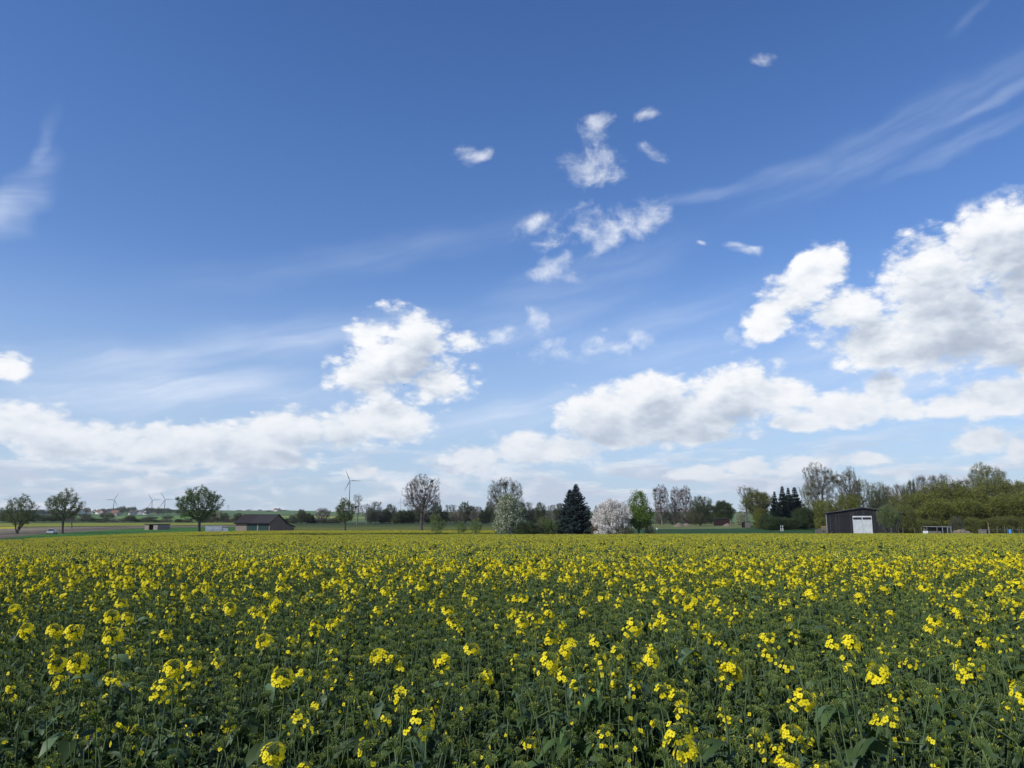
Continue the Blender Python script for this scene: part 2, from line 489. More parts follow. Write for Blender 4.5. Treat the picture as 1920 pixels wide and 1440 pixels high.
        me.loops.add(len(idx)); me.loops.foreach_set('vertex_index', idx.astype(np.int32))
        me.polygons.add(len(tot))
        me.polygons.foreach_set('loop_start', np.concatenate([[0], np.cumsum(tot)[:-1]]).astype(np.int32))
        me.polygons.foreach_set('material_index', mi.astype(np.int32))
        for m in mats:
            me.materials.append(M[m] if isinstance(m, str) else m)
        me.update(calc_edges=True)
        me.validate()
        me.polygons.foreach_set('use_smooth', np.full(len(me.polygons), smooth))
        return me


C = scene.collection


def link(name, data, parent=None, loc=(0, 0, 0)):
    o = bpy.data.objects.new(name, data)
    C.objects.link(o)
    o.location = loc
    if parent:
        o.parent = parent
    return o


def obj(name, mb, mats, parent=None, smooth=False, label=None):
    o = link(name, mb.mesh(name, mats, smooth), parent)
    if label:
        o['label'] = label
    return o


def tag(o, label=None, cat=None, group=None, kind=None):
    for k, v in (('label', label), ('category', cat), ('group', group), ('kind', kind)):
        if v:
            o[k] = v
    return o


def thing(name, label, cat, loc=(0, 0, 0), rz=0.0, group=None):
    o = link(name, None, None, loc)
    o.rotation_euler = (0, 0, rz)
    o.empty_display_size = .5
    return tag(o, label, cat, group)


# ------------------------------------------------------------------ the lie of the land
ROWS = [(150, 1014.), (180, 1007.5), (215, 1001), (250, 995.5), (300, 991), (360, 987), (430, 983.5), (500, 981), (600, 979.3), (800, 976.5), (1000, 973.5), (1500, 968), (2200, 962.5), (3000, 959.5), (3600, 960.5), (4800, 966)]
TR = np.array([0.0, 60.0] + [r for r, _ in ROWS])
TZ = np.array([0.0, -.87] + [1.6 - (w - HORIZON) / 1480.0 * r for r, w in ROWS])
CORR_A = np.radians([-60, -33.5, -17.5, 5, 33.5, 60])
CORR_V = np.array([5.0, 5.0, 0.0, 0.0, -5.0, -5.0])


def ground(x, y):
    x = np.asarray(x, float); y = np.asarray(y, float)
    r = np.hypot(x, y)
    a = np.arctan2(x, y)
    z = np.interp(r, TR, TZ)
    fade = np.clip((600 - r) / 250, 0, 1)
    z = z - np.interp(a, CORR_A, CORR_V) * r / 1480.0 * fade
    und = np.clip((r - 700) / 900, 0, 1)
    z = z + und * r / 1480.0 * (1.6 * np.sin(a * 17 + 1.0) + .9 * np.sin(a * 41 + .002 * r) + .8 * np.sin(a * 9 + r * .004))
    z = z + .05 * np.sin(x * .31 + 1) * np.cos(y * .27) * np.clip(r / 20, 0, 1) * (r < 900)
    return z


def ray(px, row, Y):
    """the point at depth Y seen at a photograph position"""
    b = (720.0 - row) / F_PX
    dz = Y * (b * math.cos(PITCH) + math.sin(PITCH)) / (math.cos(PITCH) - b * math.sin(PITCH))
    x = (px - 960.0) / F_PX * (Y * math.cos(PITCH) + dz * math.sin(PITCH))
    return Vector((x, Y, CAM_Z + dz))


def spot(px, Y):
    """a ground point at depth Y below a photograph column, and its ground height"""
    p = ray(px, 985, Y)
    z = float(ground(p.x, Y))
    for _ in range(3):
        f = Y * math.cos(PITCH) + (z - CAM_Z) * math.sin(PITCH)
        x = (px - 960.0) / F_PX * f
        z = float(ground(x, Y))
    return Vector((x, Y, z))


def build_ground():
    az = np.concatenate([np.arange(-180, -46, 6), np.arange(-46, 46.01, .25), np.arange(52, 181, 6)])
    az = np.radians(np.unique(np.clip(az, -180, 180)))
    rr = np.concatenate([[0.3, 1, 2, 4, 7, 12, 20, 32, 50, 75, 100, 120, 135], np.arange(145, 460, 4.0), np.arange(460, 800, 12.0), np.geomspace(810, 3600, 60), np.geomspace(3750, 4800, 4)])
    na, nr = len(az), len(rr)
    X = np.outer(rr, np.sin(az)); Y = np.outer(rr, np.cos(az))
    Z = ground(X, Y)
    Z[rr < 140] -= .0
    px = 960 + 1465 * np.tan(np.clip(az, -1.2, 1.2))
    PX = np.broadcast_to(px, (nr, na)); RR = np.broadcast_to(rr[:, None], (nr, na))
    rng = np.random.default_rng(4)
    col = np.zeros((nr, na, 3))

    def put(mask, c):
        col[mask] = c
    put(RR >= 0, (.030, .036, .020))                                   # soil between the crop rows
    put(RR > 151, (.045, .080, .022))                                  # rough grass
    left = PX < 470
    rb = np.minimum(222 + .52 * np.clip(PX, -200, 470), 372)
    put(left & (RR > 228), (.042, .118, .018))                         # young wheat
    put(left & (RR > rb), (.150, .122, .088))                         # ploughed
    put(left & (RR > rb) & (RR < rb + 22) & (PX < 260), (.125, .100, .075))
    put(left & (RR > rb + 38) & (RR < rb + 58) & (PX < 240), (.085, .075, .055))
    put(left & (RR > rb + 90), (.190, .160, .105))
    put(left & (RR > 420), (.030, .055, .018))
    put(left & (RR > 440) & (RR < 560), (.20, .21, .030))
    put((PX < 30) & (RR > 395) & (RR < 430), (.42, .36, .02))
    put(left & (RR > 560), (.045, .075, .030))
    mid = (PX >= 470) & (PX < 1120)
    put(mid & (RR > 232), (.070, .090, .020))
    put(mid & (RR > 262) & (RR < 330), (.110, .120, .022))
    put(mid & (RR > 390), (.040, .060, .020))
    put(mid & (RR > 520), (.055, .075, .030))
    right = PX >= 1120
    put(right & (RR > 152), (.028, .070, .022))
    put(right & (RR > 275 + .06 * (PX - 1200)) & (PX < 1400), (.125, .150, .055))
    put(right & (RR > 395), (.16, .17, .035))
    put(right & (RR > 440), (.045, .070, .025))
    # patchwork of the far slopes
    far = RR > 640
    patches = [(.085, .150, .045), (.11, .19, .055), (.055, .095, .035), (.12, .13, .06), (.07, .13, .04), (.35, .32, .04)]
    put(far, patches[0])
    for k in range(70):
        r0 = rng.uniform(680, 3200); wd = r0 * rng.uniform(.06, .16)
        c0 = rng.uniform(-300, 2200); cw = rng.uniform(60, 220)
        sl = rng.uniform(-.5, .5) * r0 / 1000
        put(far & (RR > r0 + sl * (PX - c0)) & (RR < r0 + wd + sl * (PX - c0)) & (np.abs(PX - c0) < cw), patches[rng.choice(6, p=[.22, .25, .22, .12, .14, .05])])
    put((PX > 215) & (PX < 420) & (RR > 800) & (RR < 1350), (.115, .205, .050))
    put((PX > 520) & (PX < 640) & (RR > 1250) & (RR < 1500), (.36, .34, .06))
    put((PX < 120) & (RR > 1500), (.030, .055, .035))
    col += rng.normal(0, .003, (nr, na, 1))

    m = bpy.data.materials.new('field_ground'); m.use_nodes = True
    s = NT(m.node_tree)
    out = s.n('ShaderNodeOutputMaterial'); b = s.n('ShaderNodeBsdfPrincipled')
    b.inputs['Roughness'].default_value = .95; b.inputs['Specular IOR Level'].default_value = .1
    at = s.n('ShaderNodeAttribute', attribute_name='cover')
    tc = s.n('ShaderNodeNewGeometry').outputs['Position']
    n1 = s.step(s.noise(s.v('MULTIPLY', tc, (1, 1, .2)), .55, 8, .65), .3, .7, .72, 1.28)
    n2 = s.step(s.noise(tc, .03, 3, .5), .35, .65, .88, 1.12)
    rows = s.n('ShaderNodeTexWave', wave_type='BANDS', bands_direction='DIAGONAL')
    s.put(rows.inputs['Vector'], tc); rows.inputs['Scale'].default_value = .12; rows.inputs['Distortion'].default_value = 1.5
    n3 = s.step(rows.outputs[1], 0, 1, .93, 1.07)
    f = s.m('MULTIPLY', s.m('MULTIPLY', n1, n2), n3)
    s.put(b.inputs['Base Color'], s.scale(at.outputs['Vector'], f))
    s.t.links.new(b.outputs[0], out.inputs[0])

    def sheet(name, i0, i1, label=None):
        V = np.stack([X[i0:i1 + 1], Y[i0:i1 + 1], Z[i0:i1 + 1]], -1).reshape(-1, 3)
        k = i1 - i0
        i, j = np.meshgrid(np.arange(k), np.arange(na - 1), indexing='ij')
        a = (i * na + j).reshape(-1)
        mb = MB(); mb.add(V, np.stack([a, a + 1, a + na + 1, a + na], 1)[:, ::-1])
        if i0 == 0:
            c = mb.n
            mb.add([(0, 0, 0)], np.zeros((0, 3), int))
            mb.f.append((np.array([[c, j + 1, j] for j in range(na - 1)]), 0))
        me = mb.mesh(name, [m], True)
        ca = me.color_attributes.new('cover', 'FLOAT_COLOR', 'POINT')
        cc = np.ones((mb.n, 4)); cc[:(k + 1) * na, :3] = col[i0:i1 + 1].reshape(-1, 3)
        if i0 == 0:
            cc[-1, :3] = col[0, 0]
        ca.data.foreach_set('color', cc.reshape(-1).astype(np.float32))
        o = link(name, me); tag(o, kind='structure')
        return o
    k1 = int(np.searchsorted(rr, 151)); k2 = int(np.searchsorted(rr, 700))
    sheet('ground', 0, k1); sheet('meadow', k1, k2); sheet('hills', k2, nr - 1)


build_ground()


# ------------------------------------------------------------------ trees
def colonise(seed, env, trunks, n, step, kill, infl, grav=0.0, jitter=.12):
    """branches grow towards points scattered through the crown's volume"""
    rng = np.random.default_rng(seed)
    pts = []
    tot = sum(e[3] * e[4] * e[5] for e in env)
    for e in env:
        k = max(8, int(n * e[3] * e[4] * e[5] / tot))
        q = rng.normal(size=(k, 3)); q /= np.linalg.norm(q, axis=1, keepdims=True)
        q *= (rng.uniform(0.15, 1, k) ** (1 / 2.2))[:, None]
        pts.append(q * np.array(e[3:6]) + np.array(e[0:3]))
    A = np.concatenate(pts)
    A = A[A[:, 2] > .02]
    N, par = [], []
    for t in trunks:
        prev = -1
        for k, p in enumerate(t):
            N.append(np.array(p, float)); par.append(prev); prev = len(N) - 1
    nearest = np.full(len(A), -1); nd = np.full(len(A), 1e9)
    new = list(range(len(N)))
    for it in range(220):
        if not len(A):
            break
        P = np.array([N[i] for i in new])
        if len(P):
            D = np.linalg.norm(A[:, None, :] - P[None], axis=2)
            j = D.argmin(1); dm = D[np.arange(len(A)), j]
            better = dm < nd
            nd = np.where(better, dm, nd); nearest = np.where(better, np.array(new)[j], nearest)
        keep = nd > kill
        A, nearest, nd = A[keep], nearest[keep], nd[keep]
        act = nd < infl
        if not act.any():
            break
        ids, inv = np.unique(nearest[act], return_inverse=True)
        dirs = A[act] - np.array([N[i] for i in nearest[act]])
        dirs /= np.linalg.norm(dirs, axis=1, keepdims=True)
        S = np.zeros((len(ids), 3)); np.add.at(S, inv, dirs)
        new = []
        for i, sdir in zip(ids, S):
            L = np.linalg.norm(sdir)
            if L < 1e-6:
                continue
            v = sdir / L + rng.normal(0, jitter, 3); v[2] += grav
            v /= np.linalg.norm(v)
            N.append(N[i] + v * step); par.append(int(i)); new.append(len(N) - 1)
        if len(N) > 5200:
            break
    return np.array(N), np.array(par), rng


def tree_proto(seed, H, env, n=420, trunk=.28, tr=.028, forks=None, bark='bark', twig='twig_brown', leaf=None, leafn=3, leaf_size=.02, leaf_spread=.035,
               twigs=2, twig_len=.035, step=.022, kill=.04, infl=.22, lean=.03, grav=0.0, expo=2.0, thin=.0035, shrub=False):
    base = []
    if twigs or leafn < 8 or leaf_size < .05:
        n, kill, twigs, leafn = int(n * (1.7 if leaf and leafn > 1 else 2.2)), kill * (.80 if leaf and leafn > 1 else .62), int(math.ceil(twigs * 1.8)), int(round(leafn * (1.9 if leafn > 2 else 2)))
    if forks is None:
        forks = [(0, 0, trunk)]
    for fx, fy, fz in forks:
        k = max(4, int(fz / step / 1.2))
        pth = []
        for q in range(k + 1):
            t = q / k
            pth.append((fx * t ** 1.2 + lean * math.sin(t * 3 + seed) * t, fy * t ** 1.2 + lean * math.cos(t * 2 + seed) * t * .6, fz * t))
        base.append(pth)
    lr = np.random.default_rng(seed + 5)
    e0 = env[0]
    for k in range(7 if not shrub else 4):      # lobes break up the outline
        q = lr.normal(size=3); q[2] = abs(q[2]) * .8 - .15; q /= np.linalg.norm(q)
        f = lr.uniform(.26, .42)
        env = env + [(e0[0] + q[0] * e0[3] * .86, e0[1] + q[1] * e0[4] * .86, e0[2] + q[2] * e0[5] * .90, e0[3] * f, e0[4] * f, e0[5] * f)]
    env = [(e0[0], e0[1], e0[2], e0[3] * .93, e0[4] * .93, e0[5] * .93)] + env[1:]
    N, par, rng = colonise(seed, env, base, n, step, kill, infl, grav)
    cnt = len(N)
    rad = np.zeros(cnt); e = expo
    acc = np.zeros(cnt)
    order = range(cnt - 1, -1, -1)
    child = np.zeros(cnt, int)
    for i in order:
        if acc[i] == 0:
            acc[i] = 1.0
        if par[i] >= 0:
            acc[par[i]] += acc[i]; child[par[i]] += 1
    rad = acc ** (1 / e)
    rmax = rad[0] if len(forks) == 1 else rad[[i for i in range(cnt) if par[i] < 0]].max()
    rad = rad / rmax * tr
    thin = max(thin, tr / rmax * 1.75)
    rad = np.maximum(rad, .0007)
    # flare at the foot
    foot = np.clip(1 - N[:, 2] / .05, 0, 1)
    rad = rad * (1 + .5 * foot * (not shrub))
    N, rad = N * H, rad * H
    has = par >= 0
    idx = np.nonzero(has)[0]
    tb, cr = MB(), MB()
    thick = rad[idx] > thin * H
    a = idx[thick]
    tb.tubes(N[par[a]] - (N[a] - N[par[a]]) * .12, N[a], np.minimum(rad[par[a]], rad[a] * 1.35), rad[a], 6)
    b = idx[~thick]
    cr.tubes(N[par[b]], N[b], rad[b] * 1.0, rad[b] * .8, 3)
    if twigs:
        sel = np.repeat(np.nonzero(rad < thin * H * 1.6)[0], twigs)
        d = rng.normal(size=(len(sel), 3)); d[:, 2] += .7
        d /= np.linalg.norm(d, axis=1, keepdims=True)
        out = N[sel] - np.array([0, 0, H * .45]); out /= np.linalg.norm(out, axis=1, keepdims=True)
        d = d + out * .8; d /= np.linalg.norm(d, axis=1, keepdims=True)
        L = twig_len * H * rng.uniform(.5, 1.4, len(sel))
        tip = N[sel] + d * L[:, None]
        cr.tubes(N[sel], tip, .0006 * H, .0003 * H, 3)
    if leaf:
        tips = np.nonzero(rad < thin * H * 1.6)[0]
        sel = np.repeat(tips, leafn)
        P = N[sel] + rng.normal(0, leaf_spread * H, (len(sel), 3)) * np.array([1, 1, .8])
        P = P[P[:, 2] > .01 * H]
        grp = rng.integers(0, len(leaf), len(P))
        for g in range(len(leaf)):
            cr.leaves(P[grp == g], leaf_size * H, rng, mi=1 + g, up=.2)
    W = max(np.ptp(N[:, 0]), np.ptp(N[:, 1])) + 2 * (leaf_spread if leaf else twig_len * .5) * H
    top = N[:, 2].max() + (.02 if leaf else .03) * H * .6
    tm = tb.mesh('trunk', [bark], True)
    cm = cr.mesh('crown', [twig] + list(leaf or []))
    return tm, cm, top, W


def spruce_proto(seed, H=12.0, R=4.2, tops=((0, 0, 1.0),), mats='needle', whorls=44, droop=.20, low=.02, taper=.95):
    rng = np.random.default_rng(seed)
    tb, cr = MB(), MB()
    for tx, ty, th in tops:
        h = H * th
        tb.path([(tx * H, ty * H, 0), (tx * H, ty * H, h * .5), (tx * H, ty * H, h)], [.022 * H, .012 * H, .002 * H], 7)
        for w in range(whorls):
            t = (w + rng.uniform(-.3, .3)) / whorls
            z = h * (low + (1 - low) * max(t, 0) ** .92)
            L0 = R * th * (1 - t) ** taper * (1.0 if t > .10 else .9) * 1.06 + .008 * h
            for k in range(11):
                a = rng.uniform(0, 2 * np.pi)
                L = L0 * rng.uniform(.62, 1.10)
                m = 6
                tt = np.linspace(0, 1, m)
                rise = (.35 - .55 * (1 - t)) * L
                P = np.stack([np.cos(a) * L * tt, np.sin(a) * L * tt, rise * tt - droop * L * np.sin(tt * np.pi) * .6 + .10 * L * tt ** 3], 1) + np.array([tx * H, ty * H, z])
                cr.tubes(P[:-1], P[1:], .0025 * H * (1 - tt[:-1] * .8), .0025 * H * (1 - tt[1:] * .8), 3)
                # needle sprays on both sides, thick and hanging a little
                ns = int(7 + 9 * L / R)
                q = rng.uniform(.12, 1.0, ns * 2)
                B = np.stack([np.interp(q, tt, P[:, c]) for c in range(3)], 1)
                side = np.where(np.arange(ns * 2) % 2, 1, -1)
                dirv = np.stack([np.cos(a + side * rng.uniform(.35, 1.1, ns * 2)), np.sin(a + side * rng.uniform(.35, 1.1, ns * 2)), rng.uniform(-.55, .10, ns * 2)], 1)
                SL = (.085 * H * rng.uniform(.5, 1.1, ns * 2) * (1.15 - q * .6) * (.22 + .78 * min(1.0, L / R * 1.25)))[:, None]
                tip = B + dirv * SL
                up = np.array([0, 0, 1.0]); sd = np.cross(dirv, up); sd /= np.maximum(np.linalg.norm(sd, axis=1, keepdims=True), 1e-6)
                wdt = SL * .26
                drop = np.array([0, 0, -.012 * H])
                V = np.stack([B, B + dirv * SL * .5 + sd * wdt + drop, tip, B + dirv * SL * .5 - sd * wdt + drop], 1)
                b = np.arange(len(B)) * 4
                cr.add(V.reshape(-1, 3), np.stack([b, b + 1, b + 2], 1), 1)
                cr.f.append((np.stack([b, b + 2, b + 3], 1) + cr.n - 4 * len(B), 1))
    return tb.mesh('trunk', ['bark'], True), cr.mesh('crown', ['bark', mats]), H, 2 * R * 1.02


def sphere_env(cz, rx, rz, cx=0, cy=0, ry=None):
    return (cx, cy, cz, rx, ry or rx, rz)


P = {}
# free-standing field trees
P['open_fork'] = tree_proto(11, 12, [sphere_env(.60, .36, .38), sphere_env(.42, .42, .20)], 460, forks=[(-.10, .02, .30), (.02, .03, .28), (.12, -.03, .32)], tr=.020, leaf=['leaf_spring', 'leaf_grey', 'leaf_olive'], leafn=5, leaf_size=.018, leaf_spread=.018, twigs=1)
P['open_round'] = tree_proto(12, 13, [sphere_env(.64, .40, .34), sphere_env(.45, .30, .16)], 560, trunk=.24, tr=.022, forks=[(-.03, 0, .36), (.10, .02, .34)], leaf=['leaf_spring', 'leaf_grey', 'leaf_olive'], leafn=6, leaf_size=.016, leaf_spread=.018, twigs=1)
P['round_leafy'] = tree_proto(13, 14, [sphere_env(.64, .44, .35), sphere_env(.40, .34, .14, .05)], 620, trunk=.30, tr=.028, leaf=['leaf_green', 'leaf_spring', 'leaf_green'], leafn=5, leaf_size=.020, leaf_spread=.017, twigs=1)
P['small_leafy'] = tree_proto(14, 11, [sphere_env(.64, .31, .33), sphere_env(.42, .30, .16)], 420, trunk=.32, tr=.026, leaf=['leaf_spring', 'leaf_olive'], leafn=6, leaf_size=.020, leaf_spread=.026, twigs=1)
P['bare_oak'] = tree_proto(43, 18, [sphere_env(.66, .36, .33), sphere_env(.48, .38, .20)], 820, trunk=.30, tr=.030, bark='bark', twig='twig_brown', twigs=4, twig_len=.030, step=.018, kill=.030, thin=.003)
P['bare_lime'] = tree_proto(16, 17, [sphere_env(.66, .42, .32), sphere_env(.50, .40, .18)], 760, trunk=.34, tr=.026, bark='bark', twig='twig_grey', twigs=3, twig_len=.030, step=.018, kill=.032, thin=.003, leaf=['leaf_grey'], leafn=1, leaf_size=.012, leaf_spread=.02)
P['bare_poplar'] = tree_proto(17, 18, [sphere_env(.62, .17, .38), sphere_env(.45, .16, .20)], 520, trunk=.30, tr=.018, twig='twig_pink', bark='bark_grey', twigs=4, twig_len=.035, step=.018, kill=.030, grav=.12, thin=.003)
P['slim_grey'] = tree_proto(18, 15, [sphere_env(.80, .14, .18), sphere_env(.50, .16, .20, .04)], 240, trunk=.45, tr=.018, twig='twig_grey', bark='bark_grey', twigs=3, twig_len=.035, leaf=['leaf_grey'], leafn=1, leaf_size=.012, leaf_spread=.02)
P['bare_round'] = tree_proto(19, 10, [sphere_env(.58, .50, .40)], 520, trunk=.18, tr=.03, twig='twig_pink', bark='bark', twigs=5, twig_len=.05, kill=.036)
P['tall_oak_bare'] = tree_proto(20, 22, [sphere_env(.74, .27, .25), sphere_env(.52, .24, .20)], 760, trunk=.42, tr=.020, twig='twig_brown', twigs=3, twig_len=.028, step=.018, kill=.028, thin=.0028, leaf=['leaf_hazel', 'leaf_olive'], leafn=1, leaf_size=.010, leaf_spread=.016)
P['tall_budding'] = tree_proto(21, 20, [sphere_env(.70, .30, .28), sphere_env(.42, .32, .20)], 720, trunk=.34, tr=.022, twig='twig_brown', twigs=2, leaf=['leaf_hazel', 'leaf_green'], leafn=3, leaf_size=.014, leaf_spread=.022)
P['spreading_green'] = tree_proto(22, 18, [sphere_env(.72, .46, .24, .06), sphere_env(.50, .36, .16, -.12)], 640, trunk=.36, tr=.022, leaf=['leaf_hazel', 'leaf_olive'], leafn=4, leaf_size=.015, leaf_spread=.022)
P['dense_round'] = tree_proto(23, 14, [sphere_env(.60, .42, .38), sphere_env(.30, .40, .22)], 600, trunk=.16, tr=.03, leaf=['leaf_olive', 'leaf_dark', 'leaf_green'], leafn=10, leaf_size=.024, leaf_spread=.030, twigs=1)
P['ivy_tree'] = tree_proto(24, 16, [sphere_env(.66, .38, .33), sphere_env(.38, .26, .20, -.10)], 600, trunk=.30, tr=.03, leaf=['leaf_olive', 'leaf_hazel', 'leaf_olive'], leafn=8, leaf_size=.020, leaf_spread=.028, twigs=1)
P['ragged_dark'] = tree_proto(25, 12, [sphere_env(.58, .42, .36, .03), sphere_env(.75, .20, .22, -.06), sphere_env(.30, .48, .24)], 640, forks=[(-.12, 0, .2), (.1, .05, .24), (0, -.05, .25)], tr=.02, leaf=['leaf_dark', 'leaf_olive', 'leaf_grey'], leafn=6, leaf_size=.020, leaf_spread=.026, twigs=1)
P['fresh_cone'] = tree_proto(26, 10, [sphere_env(.42, .34, .27), sphere_env(.68, .22, .27), sphere_env(.86, .10, .13)], 520, trunk=.16, tr=.02, leaf=['leaf_fresh', 'leaf_spring'], leafn=6, leaf_size=.024, leaf_spread=.028, twigs=1)
P['cherry'] = tree_proto(27, 9, [sphere_env(.56, .52, .42), sphere_env(.34, .52, .22), sphere_env(.18, .50, .14)], 620, forks=[(-.15, 0, .2), (.12, .05, .22), (0, -.1, .24)], tr=.022, leaf=['blossom', 'blossom', 'blossom', 'blossom', 'leaf_bronze'], leafn=11, leaf_size=.024, leaf_spread=.030, twigs=1, twig_len=.03)
P['pear'] = tree_proto(28, 10, [sphere_env(.58, .30, .40), sphere_env(.34, .38, .26, .04), sphere_env(.80, .16, .18, -.03)], 620, forks=[(.02, 0, .25), (.10, .02, .22)], tr=.022, leaf=['blossom_green', 'leaf_grey', 'blossom_green', 'leaf_spring', 'leaf_willow'], leafn=7, leaf_size=.022, leaf_spread=.028, twigs=2)
# bushes
def bush(seed, leafs, leafn=8, H=4.0, w=.75, size=.035, spread=.05, twig='twig_brown', n=360, twigs=2, twig_len=.07, env=None):
    f = [(.22 * math.cos(k * 1.3 + seed), .22 * math.sin(k * 1.3 + seed), .22) for k in range(5)]
    return tree_proto(seed, H, env or [sphere_env(.48, w * .62, .46), sphere_env(.26, w * .72, .24)], n, forks=f, tr=.020, leaf=leafs, leafn=leafn, leaf_size=size, leaf_spread=spread, twig=twig, twigs=twigs, twig_len=twig_len, step=.035, kill=.06, infl=.35, shrub=True)


P['bush_dark'] = bush(31, ['leaf_dark', 'leaf_dark', 'leaf_green'], 10)
P['bush_green'] = bush(32, ['leaf_green', 'leaf_olive'], 8)
P['bush_grey'] = bush(33, ['leaf_grey', 'leaf_olive'], 4, twigs=4)
P['bush_bare'] = bush(34, ['leaf_bronze'], 1, twigs=5, twig_len=.11, twig='twig_pink', n=240)
P['bush_willow'] = bush(35, ['leaf_willow', 'leaf_spring'], 5, twigs=4, twig_len=.12, n=420)
P['bush_rust'] = bush(36, ['leaf_rust', 'leaf_bronze'], 8)
P['hazel'] = bush(37, ['leaf_hazel', 'leaf_hazel', 'leaf_olive'], 12, H=7, size=.026, spread=.040, n=620, twigs=1, twig_len=.06, env=[sphere_env(.52, .46, .46), sphere_env(.22, .50, .20), sphere_env(.10, .46, .10)])
P['hazel_loose'] = bush(38, ['leaf_hazel', 'leaf_spring', 'leaf_hazel', 'leaf_bronze'], 10, H=7, size=.025, spread=.040, n=620, twigs=2, twig_len=.08, env=[sphere_env(.52, .46, .46), sphere_env(.22, .50, .20), sphere_env(.10, .46, .10)])
P['willow'] = bush(39, ['leaf_willow', 'leaf_grey', 'leaf_willow'], 9, H=6, size=.026, spread=.045, n=560, env=[sphere_env(.62, .50, .36), sphere_env(.50, .30, .30, .15)])
P['twiggy_tall'] = tree_proto(40, 11, [sphere_env(.62, .26, .40), sphere_env(.36, .30, .26)], 460, forks=[(-.1, 0, .2), (.1, .04, .2)], tr=.014, twig='twig_grey', twigs=5, twig_len=.06, leaf=['leaf_grey', 'leaf_olive'], leafn=2, leaf_size=.016, leaf_spread=.03)
P['hedge_tree'] = tree_proto(41, 10, [sphere_env(.56, .38, .42), sphere_env(.30, .42, .26)], 460, trunk=.14, tr=.02, twig='twig_brown', twigs=3, twig_len=.05, leaf=['leaf_dark', 'leaf_olive', 'leaf_green'], leafn=5, leaf_size=.024, leaf_spread=.035)
P['whips'] = tree_proto(42, 4, [sphere_env(.55, .34, .44)], 120, forks=[(-.22, 0, .5), (-.08, .1, .6), (.08, -.1, .6), (.22, .05, .5)], tr=.010, leaf=['leaf_spring', 'leaf_willow'], leafn=3, leaf_size=.040, leaf_spread=.030, twigs=2, twig_len=.10, grav=.3, step=.04, kill=.07, infl=.5, shrub=True)
P['spruce_big'] = spruce_proto(51, 12, 4.1, ((.02, 0, 1.0), (-.075, .03, .90)), 'needle_blue', 46)
P['spruce'] = spruce_proto(52, 14, 3.2, ((0, 0, 1.0),), 'needle', 40, taper=1.3)
P['far_tree'] = tree_proto(61, 12, [sphere_env(.56, .42, .42)], 140, trunk=.14, tr=.03, leaf=['leaf_green', 'leaf_olive'], leafn=8, leaf_size=.07, leaf_spread=.06, twigs=0, step=.05, kill=.09, infl=.4)
P['far_bush'] = tree_proto(62, 8, [sphere_env(.48, .55, .44)], 120, trunk=.1, tr=.03, leaf=['leaf_olive', 'leaf_grey', 'leaf_dark'], leafn=8, leaf_size=.08, leaf_spread=.07, twigs=0, step=.05, kill=.10, infl=.4)

_rot = random.Random(5)


def tree(kind, name, label, px, top, width, Y, group=None, cat='tree', rz=None, sink=0.0):
    tm, cm, H, W = P[kind]
    p = spot(px, Y)
    h = ray(px, top, Y).z - p.z
    w = width / 1465.0 * Y
    r = thing(name, label, cat, (p.x, p.y, p.z - .05 - sink), _rot.uniform(0, 6.28) if rz is None else rz, group)
    r.scale = (w / W, w / W, (h + sink) / H)
    link('trunk' if 'bush' not in name else 'branches', tm, r)
    link('crown' if 'bush' not in name else 'foliage', cm, r)
    return r


# ------------------------------------------------------------------ the trees and bushes, from left to right
tree('open_fork', 'field_tree', 'open brown-green tree with a forked trunk at the left edge of the picture', 32, 924, 66, 232, rz=.4)
tree('open_round', 'field_tree', 'sparse budding tree with rounded crown, second from the left edge', 117, 914, 82, 234, rz=2.0)
tree('slim_grey', 'thin_tree', 'thin small tree at the back of the ploughed field, right of the sparse budding tree', 134, 955, 22, 330)
tree('round_leafy', 'field_tree', 'full green round-crowned tree standing alone left of the white trailer', 374, 909, 86, 224, rz=3.6)
tree('bare_round', 'bare_tree', 'low leafless pinkish-brown round tree between the barn and the turbine', 606, 951, 30, 420)
tree('small_leafy', 'field_tree', 'small round light green tree in front of the large wind turbine', 647, 933, 42, 258)
tree('slim_grey', 'thin_tree', 'tall slim almost bare tree just right of the large wind turbine', 669, 926, 22, 420)
tree('slim_grey', 'thin_tree', 'short slim bare tree with a sideways crown over the hedge right of the large turbine', 687, 944, 20, 440)
tree('bare_oak', 'bare_tree', 'big leafless tree with a wide crown and thick trunk standing alone in the field', 790, 888, 76, 262, rz=1.1)
tree('bare_lime', 'bare_tree', 'big nearly bare tree behind the greenish white blossoming pear', 948, 894, 80, 232, rz=.3)
tree('pear', 'blossoming_pear', 'greenish white blossoming tree in front of the big nearly bare tree', 953, 925, 62, 166, rz=1.0)
tree('bush_dark', 'dark_bush', 'low black-green bush right of the greenish white blossoming tree', 988, 978, 50, 163, cat='bush')
tree('bush_willow', 'pale_bush', 'feathery pale green bush left of the big dark spruce', 1022, 969, 44, 168, cat='bush')
tree('bush_willow', 'pale_bush', 'smaller feathery pale green bush touching the left side of the big spruce', 1044, 974, 26, 172, cat='bush')
tree('spruce_big', 'spruce', 'large blue-black spruce with a second shorter top, in the middle of the picture', 1079, 906, 82, 171, rz=.1)
tree('bush_rust', 'rusty_bush', 'small rust-brown bush between the big spruce and the white blossoming tree', 1121, 976, 26, 162, cat='bush')
tree('cherry', 'blossoming_cherry', 'broad tree covered in pinkish white blossom right of the big spruce', 1147, 937, 80, 161, rz=2.2)
tree('fresh_cone', 'spring_tree', 'bright fresh green pointed tree right of the white blossoming tree', 1199, 920, 66, 164)
tree('bush_bare', 'twiggy_bush', 'low twiggy reddish bush at the foot of the bright green pointed tree', 1218, 978, 22, 163, cat='bush')
tree('bush_grey', 'grey_bush', 'low grey-green bush under the white blossoming tree', 1172, 986, 40, 158, cat='bush')
